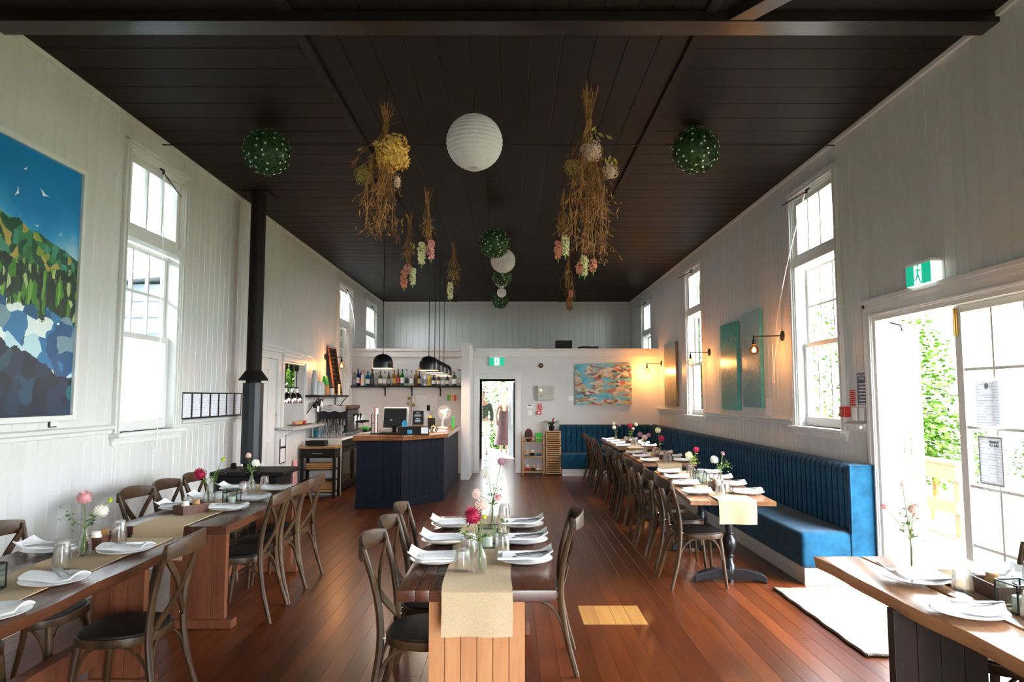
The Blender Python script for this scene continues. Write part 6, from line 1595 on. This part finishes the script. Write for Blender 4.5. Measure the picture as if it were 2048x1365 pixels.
leaves(t, [(-.10, 0, 3.35), (-.14, 0, 3.48)], 'dried_olive', 14, .025, .06, .04, 2); leaves(t, [(-.02, 0, 3.0), (-.10, 0, 2.98), (.1, 0, 2.95)], 'dried', 60, .012, .06, .06, 3); ceiling_fix(t, 3.85)
t = bundle('largest dried bundle with pinkish hydrangea heads, right of the big lantern', .585, 5.0)
stems(t, 46, 3.94, 3.60, 2.62, .17, twigs=7, seed=5); twine(t, 3.62); floret_head(t, (.015, -.05, 3.39), .072, 'dried_pink', 170, (1, 1, 1.05), 'hydrangea_head'); floret_head(t, (-.125, -.02, 3.29), .062, 'dried_olive', 110, name='small_flower_head'); floret_head(t, (.16, .0, 3.26), .055, 'dried_pink', 100, name='small_flower_head')
leaves(t, [(.03, 0, 3.60), (.06, 0, 3.5), (.16, 0, 3.34)], 'dried_olive', 26, .025, .075, .04, 6); leaves(t, [(0, 0, 2.95), (-.06, 0, 3.0), (.10, 0, 3.0), (.02, 0, 2.75)], 'dried', 110, .010, .06, .06, 7); ceiling_fix(t, 3.9)
def snap(par, c, m, h, r):      # hanging spike of many small blooms
    mb = MB(); n = int(h / .011); rr_ = random.Random(int(h * 1e4) + int(c[0] * 1e3))
    for i in range(n):
        f = i / n; rr = r * min(1, .55 + 1.6 * f) * (1 - .75 * max(0, f - .35)); z = -h * f
        for k in range(6):
            a = rr_.random() * 6.3; d = Vector((math.cos(a), math.sin(a), rr_.uniform(-.7, .3))).normalized(); p = Vector((rr * rr_.uniform(.3, .75) * math.cos(a), rr * rr_.uniform(.3, .75) * math.sin(a), z))
            mb.leafquad(p, d, .022, .026, d.orthogonal()); mb.leafquad(p, d + Vector((0, 0, .8)), .024, .022, (0, 0, 1)); mb.leafquad(p, Vector((-d.y, d.x, .2)), .020, .024, d)
    o = ob('flower_spike', mb, m, par, loc=c, recalc=False)
    ob('bud_tip', MB().tube([(0, 0, -h), (.0, 0, -h - .05)], [.012, .002], 6), 'leaf', o)
def spike_bundle(label, x, y, ztop, zf, spikes, sp=.05, seed=1):
    t = bundle(label, x, y); stems(t, 16, ztop, ztop - .22, zf, sp, 'dried', 3, seed=seed); twine(t, ztop - .2)
    leaves(t, [(0, 0, ztop - .42), (.03, 0, ztop - .5)], 'dried_olive', 8, .03, .09, .03, seed)
    for dx, dz, m, h, r in spikes: snap(t, (dx, -.01, zf + dz), m, h, r)
    ceiling_fix(t, ztop - .05)
spike_bundle('slim bundle ending in cream and pink spikes beneath the golden hydrangea', -.94, 7.5, 3.93, 3.30, [(-.055, -.02, 'petal_cream', .24, .05), (.05, .0, 'petal_pink', .20, .05)], seed=11)
spike_bundle('bundle of pink and cream spikes left of the slim cream-pink bundle', -1.27, 8.4, 3.93, 3.16, [(-.06, -.02, 'petal_coral', .22, .05), (.05, 0, 'petal_cream', .20, .045), (-.02, .05, 'petal_pink', .12, .05)], seed=12)
spike_bundle('dark slim bundle ending in one cream spike near the back wall', -.83, 9.8, 3.85, 3.22, [(-.05, .0, 'petal_cream', .24, .05)], .09, 13)
spike_bundle('slim bundle with cream and pink spikes right of centre', .58, 7.6, 3.94, 3.38, [(.03, 0, 'petal_cream', .22, .055), (-.05, -.06, 'petal_coral', .20, .05)], seed=14)
spike_bundle('bundle of cream and coral spikes below the largest dried bundle', .90, 8.0, 3.9, 3.24, [(-.03, 0, 'petal_cream', .24, .05), (.07, -.05, 'petal_coral', .14, .06), (-.09, -.08, 'petal_coral', .14, .04)], .08, 15)
spike_bundle('far dark bundle ending in front of the pale back wall', .87, 10.3, 3.9, 3.08, [(.02, 0, 'dried', .20, .06), (.04, .1, 'petal_coral', .12, .03)], .10, 16)
# ================================================================== OUTSIDE
ob('ground_lawn', MB().box(-60, 80, -40, 110, -.62, -.60), 'grass', kind='structure')
ob('ground_path', MB().box(-3.0, 2.2, YB + .17, 24.0, -.20, -.06), 'concrete', kind='structure')
dk = thing('garden_deck', 'sun-bleached wooden deck outside the glass doors', 'deck', (0, 0, 0))
for i in range(16): ob('deck_board', MB().box(XR + .24 + i * .125, XR + .24 + i * .125 + .118, 1.0, 10.0, -.10, -.06), 'fence_wood', dk, bevel=.003)
fe = thing('deck_fence', 'pale timber post and rail fence beyond the open door', 'fence', (5.2, 0, 0))
for y in (8.0, 9.6, 11.2): ob('post', MB().box(-.05, .05, y - .05, y + .05, -.6, .78), 'fence_wood', fe, bevel=.004)
for z0, z1 in ((.60, .78), (.22, .36), (-.16, -.04)): ob('rail', MB().box(-.085, -.05, 7.95, 11.3, z0, z1), 'fence_wood', fe, bevel=.003)
ob('top_rail', MB().box(-.10, .08, 7.92, 11.3, .78, .82), 'fence_wood', fe, bevel=.004)
def cloud(name, label, cat, c, rad, n, size, m, trunk=None, seed=0, group=None):
    r = random.Random(seed); t = thing(name, label, cat, c, 0, group); mb = MB()
    for _ in range(n):
        d = Vector((r.gauss(0, 1), r.gauss(0, 1), r.gauss(0, 1))).normalized() * (r.random() ** .35)
        p = Vector((d.x * rad[0], d.y * rad[1], d.z * rad[2] + rad[2])); a = r.random() * 6.3
        mb.leafquad(p, (math.cos(a), math.sin(a), r.uniform(-.6, .6)), size, size * 1.7, (r.gauss(0, .6), r.gauss(0, .6), 1))
    ob('foliage', mb, m, t, recalc=False, kind='stuff')
    if trunk: ob('trunk', MB().tube([(0, 0, -trunk), (.05, 0, 0), (0, .05, rad[2])], [.10, .08, .04], 8), 'dried', t, smooth=True)
cloud('garden_tree', 'bright green leafy tree seen through the open door', 'tree', (7.1, 12.2, .1), (.75, .75, 1.55), 3200, .075, 'garden_leaf', .7, 1)
cloud('garden_shrub', 'bright green shrub at the foot of the doorway tree', 'shrub', (7.6, 12.4, -.1), (.95, .7, .75), 1600, .07, 'garden_leaf', .5, 2)
for i in range(7): cloud('hedge_plant', ORD[i] + ' plant from the left of the clipped hedge across the lawn', 'hedge', (9.2 + i * 1.3, 16.2 - i * .6, -.6), (.85, .6, .72), 1300, .055, 'garden_hedge', None, 10 + i, 'clipped hedge plants')
cloud('garden_tree', 'loose leafy tree outside the tall right window', 'tree', (6.2, 13.6, .5), (1.0, 1.0, 1.5), 1500, .07, 'garden_leaf', 1.1, 21)
cloud('palm_clump', 'pale green spiky clump seen through the glass door', 'plant', (14.5, 17.8, -.1), (.8, .8, 1.1), 900, .12, 'garden_leaf', .5, 22)
for i, (x, y, h, rr) in enumerate(((40, 60, 9, 26), (70, 48, 12, 30), (22, 95, 8, 34))): ob('ground_hill', MB().sphere((x, y, -2), rr, 24, 12, (1, 1, h / rr)), 'hill', smooth=True, kind='structure')
# unseen eaves added to hold back sky light, and the neighbouring house on the left
ob('roof_shading_eave_left', MB().box(XL - 1.75, XL - .17, YF - .6, 12.3, 4.02, 4.14), 'ceramic_grey', kind='structure')
ob('roof_shading_eave_right', MB().box(XR + .17, XR + 1.0, YF - .6, YB + .8, 4.02, 4.14), 'ceramic_grey', kind='structure')
ob('roof_kitchen', MB().prism_y([(-6.4, 2.82), (XL - .17, 3.1), (XL - .17, 3.18), (-6.4, 2.90)], 8.2, 14.4), 'roof_iron', kind='structure')
nb = thing('neighbour_house', 'grey weatherboard house wall seen through the left window', 'building', (-6.15, 0, -.6))  # kept tall and long to cut sky light through the left window
for i in range(19): ob('weatherboard', MB().prism_y([(0, i * .22), (.05, i * .22), (.02, i * .22 + .235), (0, i * .22 + .235)], -4.0, 8.1), 'weatherboard', nb)
ob('eave', MB().box(-1.2, .22, -4.2, 8.15, 4.18, 4.30), 'trim_paint', nb); ob('corner_board', MB().box(-.02, .07, 8.08, 8.18, 0, 4.18), 'trim_paint', nb); ob('gable_end', MB().box(-3.0, -.02, 8.0, 8.08, 0, 4.18), 'weatherboard', nb)
ob('roof', MB().prism_y([(.42, 4.28), (-2.6, 5.9), (-2.6, 6.0), (.42, 4.38)], -4.2, 8.2), 'roof_iron', nb)
cloud('garden_tree', 'dense tree added to shade the far left loft window', 'tree', (-4.9, 17.3, .3), (.95, 2.2, 2.4), 9000, .15, 'garden_leaf', 1.2, 51)  # foliage packed in to dim the daylight reaching the loft
cloud('garden_tree', 'dense tree added to shade the far right loft window', 'tree', (4.75, 15.9, .3), (.95, 2.4, 2.4), 9000, .15, 'garden_leaf', 1.2, 52)  # same added foliage screen, dimming the loft from the right
cloud('garden_bush', 'green bush outside the kitchen window', 'bush', (-5.4, 15.0, .2), (.8, .3, 1.25), 1200, .08, 'garden_leaf', .7, 31)
ob('roof_shading_porch', MB().box(-4.2, 3.6, YB + .17, 21.4, 2.42, 2.52), 'ceramic_grey', kind='structure')  # unseen porch roof added to dim the people outside
# back garden
for i, (x, y, sx, h) in enumerate(((-1.6, 23.5, 1.0, 1.5), (-.3, 24.4, 1.1, 1.8), (.9, 23.4, 1.0, 1.5), (-.2, 22.0, .5, .45))):
    cloud('garden_bush', ('left', 'middle', 'right', 'low front')[i] + ' green bush beyond the far doorway', 'bush', (x, y, -.3), (sx, .7, h), 1500, .09, 'garden_leaf' if i % 2 else 'garden_hedge', .3, 40 + i)
fx = thing('flax_plant', 'spiky flax plant between the two people outside', 'plant', (-.32, 20.9, -.06))
for k in range(16):
    a = 2 * PI * k / 16; L = .5 + .2 * (k % 3); ob('leaf', MB().tube(arc((0, 0, 0), (math.cos(a) * L * .4, math.sin(a) * L * .4, .75), (math.cos(a) * L, math.sin(a) * L, .45 + .1 * (k % 3)), 6), [.02, .026, .026, .022, .018, .012, .002], 6, flat=.2), 'garden_leaf', fx, smooth=True)
# small easel frame in the doorway
ea = thing('sign_stand', 'thin black wire sign stand in the far doorway', 'stand', (-.58, 17.0, 0))
ob('legs', MB().tube([(-.10, 0, 0), (.0, 0, .95), (.14, 0, 0)], .007, 6).tube([(-.10, 0, 0), (.14, -.02, 0)], .006, 6).tube([(-.07, 0, .3), (.10, 0, .3)], .006, 6), 'black_metal', ea)

# ------------------------------------------------------------------ people outside the far door
def skinned(name, par, verts, edges, radii, m, sub=2):
    me = bpy.data.meshes.new(name); me.from_pydata([tuple(v) for v in verts], edges, [])
    o = bpy.data.objects.new(name, me); COL.objects.link(o); o.parent = par; me.materials.append(MATS[m])
    sk = o.modifiers.new('skin', 'SKIN'); sk.use_smooth_shade = True
    for i, r_ in enumerate(radii): me.skin_vertices[0].data[i].radius = (r_, r_) if not isinstance(r_, tuple) else r_
    me.skin_vertices[0].data[0].use_root = True
    s_ = o.modifiers.new('subdivision', 'SUBSURF'); s_.levels = sub; s_.render_levels = sub
    return o
def head(par, z, hair, long_hair=False, facing=-1):
    h = ob('head', MB().sphere((0, 0, z), .105, 18, 12, (.78, .92, 1.12)), 'skin', par, smooth=True)
    ob('nose', MB().tube([(0, facing * .09, z + .01), (0, facing * .112, z - .02)], [.008, .014], 6), 'skin', h)
    for s in (-1, 1): ob('ear', MB().sphere((s * .082, 0, z), .02, 8, 6, (.5, 1, 1.5)), 'skin', h, smooth=True); ob('eye', MB().sphere((s * .032, facing * .088, z + .015), .011, 8, 6), 'hair_brown', h)
    ob('mouth', MB().box(-.022, .022, facing * .097 - .003, facing * .097 + .003, z - .056, z - .048), 'dried_pink', h)
    mb = MB().sphere((0, -facing * .016, z + .028), .108, 16, 10, (.82, .94, 1.05))
    ob('hair', mb, hair, par, smooth=True)
    if long_hair: ob('hair_length', MB().tube([(0, -facing * .05, z + .08), (0, -facing * .10, z - .05), (0, -facing * .10, z - .22), (0, -facing * .09, z - .36)], [.07, .10, .085, .03], 12, flat=.7), hair, par, smooth=True)
man = thing('person', 'person in dark green button shirt and cream trousers standing outside the far door', 'person', (-.79, 19.3, -.06))
V = [(0, 0, .95), (0, 0, 1.12), (0, 0, 1.32), (0, 0, 1.44), (0, 0, 1.55), (.19, 0, 1.40), (.26, -.01, 1.16), (.25, -.05, .93), (.25, -.08, .85), (-.19, 0, 1.40), (-.26, -.01, 1.16), (-.25, -.05, .93), (-.25, -.08, .85),
     (.10, 0, .88), (.11, -.01, .50), (.11, .01, .10), (.11, -.10, .04), (-.10, 0, .88), (-.11, -.01, .50), (-.11, .01, .10), (-.11, -.10, .04)]
Ed = [(0, 1), (1, 2), (2, 3), (3, 4), (3, 5), (5, 6), (6, 7), (7, 8), (3, 9), (9, 10), (10, 11), (11, 12), (0, 13), (13, 14), (14, 15), (15, 16), (0, 17), (17, 18), (18, 19), (19, 20)]
Rd = [(.15, .11), (.15, .105), (.17, .115), (.13, .09), .055, .06, .048, .036, .034, .06, .048, .036, .034, .09, .062, .042, .04, .09, .062, .042, .04]
skinned('body', man, V, Ed, Rd, 'skin'); head(man, 1.66, 'hair_brown')
iv = [0, 1, 2, 3, 5, 6, 7, 9, 10, 11]
def sub_skin(name, par, idx, grow, m):
    mp = {k: i for i, k in enumerate(idx)}
    rr = [tuple(x + grow for x in (Rd[k] if isinstance(Rd[k], tuple) else (Rd[k],) * 2)) for k in idx]
    skinned(name, par, [V[k] for k in idx], [(mp[a], mp[b]) for a, b in Ed if a in mp and b in mp], rr, m)
sub_skin('shirt', man, iv, .016, 'cloth_green'); sub_skin('trousers', man, [0, 13, 14, 15, 17, 18, 19], .018, 'cloth_cream')
for s in (-1, 1): ob('shoe', MB().sphere((s * .11, -.06, .045), .06, 12, 7, (.75, 1.9, .7)), 'shoe', man, smooth=True)
for k in range(5): ob('button', MB().sphere((0, -.135, 1.02 + k * .09), .008, 8, 5), 'paper', man)
wm = thing('person', 'person with long fair hair in a mauve dress walking away outside the far door', 'person', (-.20, 19.7, -.06))
V = [(0, 0, .90), (0, 0, 1.08), (0, 0, 1.26), (0, 0, 1.36), (0, 0, 1.46), (.16, 0, 1.33), (.22, .0, 1.10), (.20, .06, .90), (.19, .09, .83), (-.16, 0, 1.33), (-.22, 0, 1.10), (-.21, -.02, .88), (-.21, -.04, .80),
     (.08, 0, .84), (.08, -.06, .48), (.07, .02, .10), (.07, .09, .04), (-.08, 0, .84), (-.08, .06, .48), (-.08, .12, .10), (-.08, .22, .05)]
Rd = [(.145, .11), (.115, .09), (.14, .10), (.11, .075), .045, .048, .038, .03, .028, .048, .038, .03, .028, .085, .056, .036, .034, .085, .056, .036, .034]
skinned('body', wm, V, Ed, Rd, 'skin'); head(wm, 1.57, 'hair_blond', True, 1)
sub_skin('dress_top', wm, [0, 1, 2], .04, 'cloth_mauve')
for s in (-1, 1): ob('strap', MB().tube(arc((s * .10, -.10, 1.22), (s * .09, -.09, 1.36), (s * .085, 0, 1.41), 6), .014, 6), 'cloth_mauve', wm, smooth=True)
n_ = 20; mb = MB(); vs = []; prof = [(.155, .125, 1.02), (.185, .15, .88), (.20, .17, .72), (.24, .20, .50), (.30, .25, .26)]
for a_, b_, z in prof:
    for k in range(n_):
        an = 2 * PI * k / n_; rp = 1 + .05 * math.sin(5 * an) * (1.02 - z); vs.append((a_ * rp * math.cos(an), b_ * rp * math.sin(an), z))
mb.add(vs, [(i * n_ + k, i * n_ + (k + 1) % n_, (i + 1) * n_ + (k + 1) % n_, (i + 1) * n_ + k) for i in range(len(prof) - 1) for k in range(n_)])
ob('skirt', mb, 'cloth_mauve', wm, smooth=True)
for s in (-1, 1): ob('shoe', MB().sphere((s * .075, .06 if s > 0 else .17, .04), .05, 12, 7, (.75, 1.9, .65)), 'shoe', wm, smooth=True)
ob('handbag', MB().box(.05, .17, 19.72, 19.76, .62, .80), 'white_plastic', bevel=.02, label='white bag held by the person in the mauve dress', cat='bag')
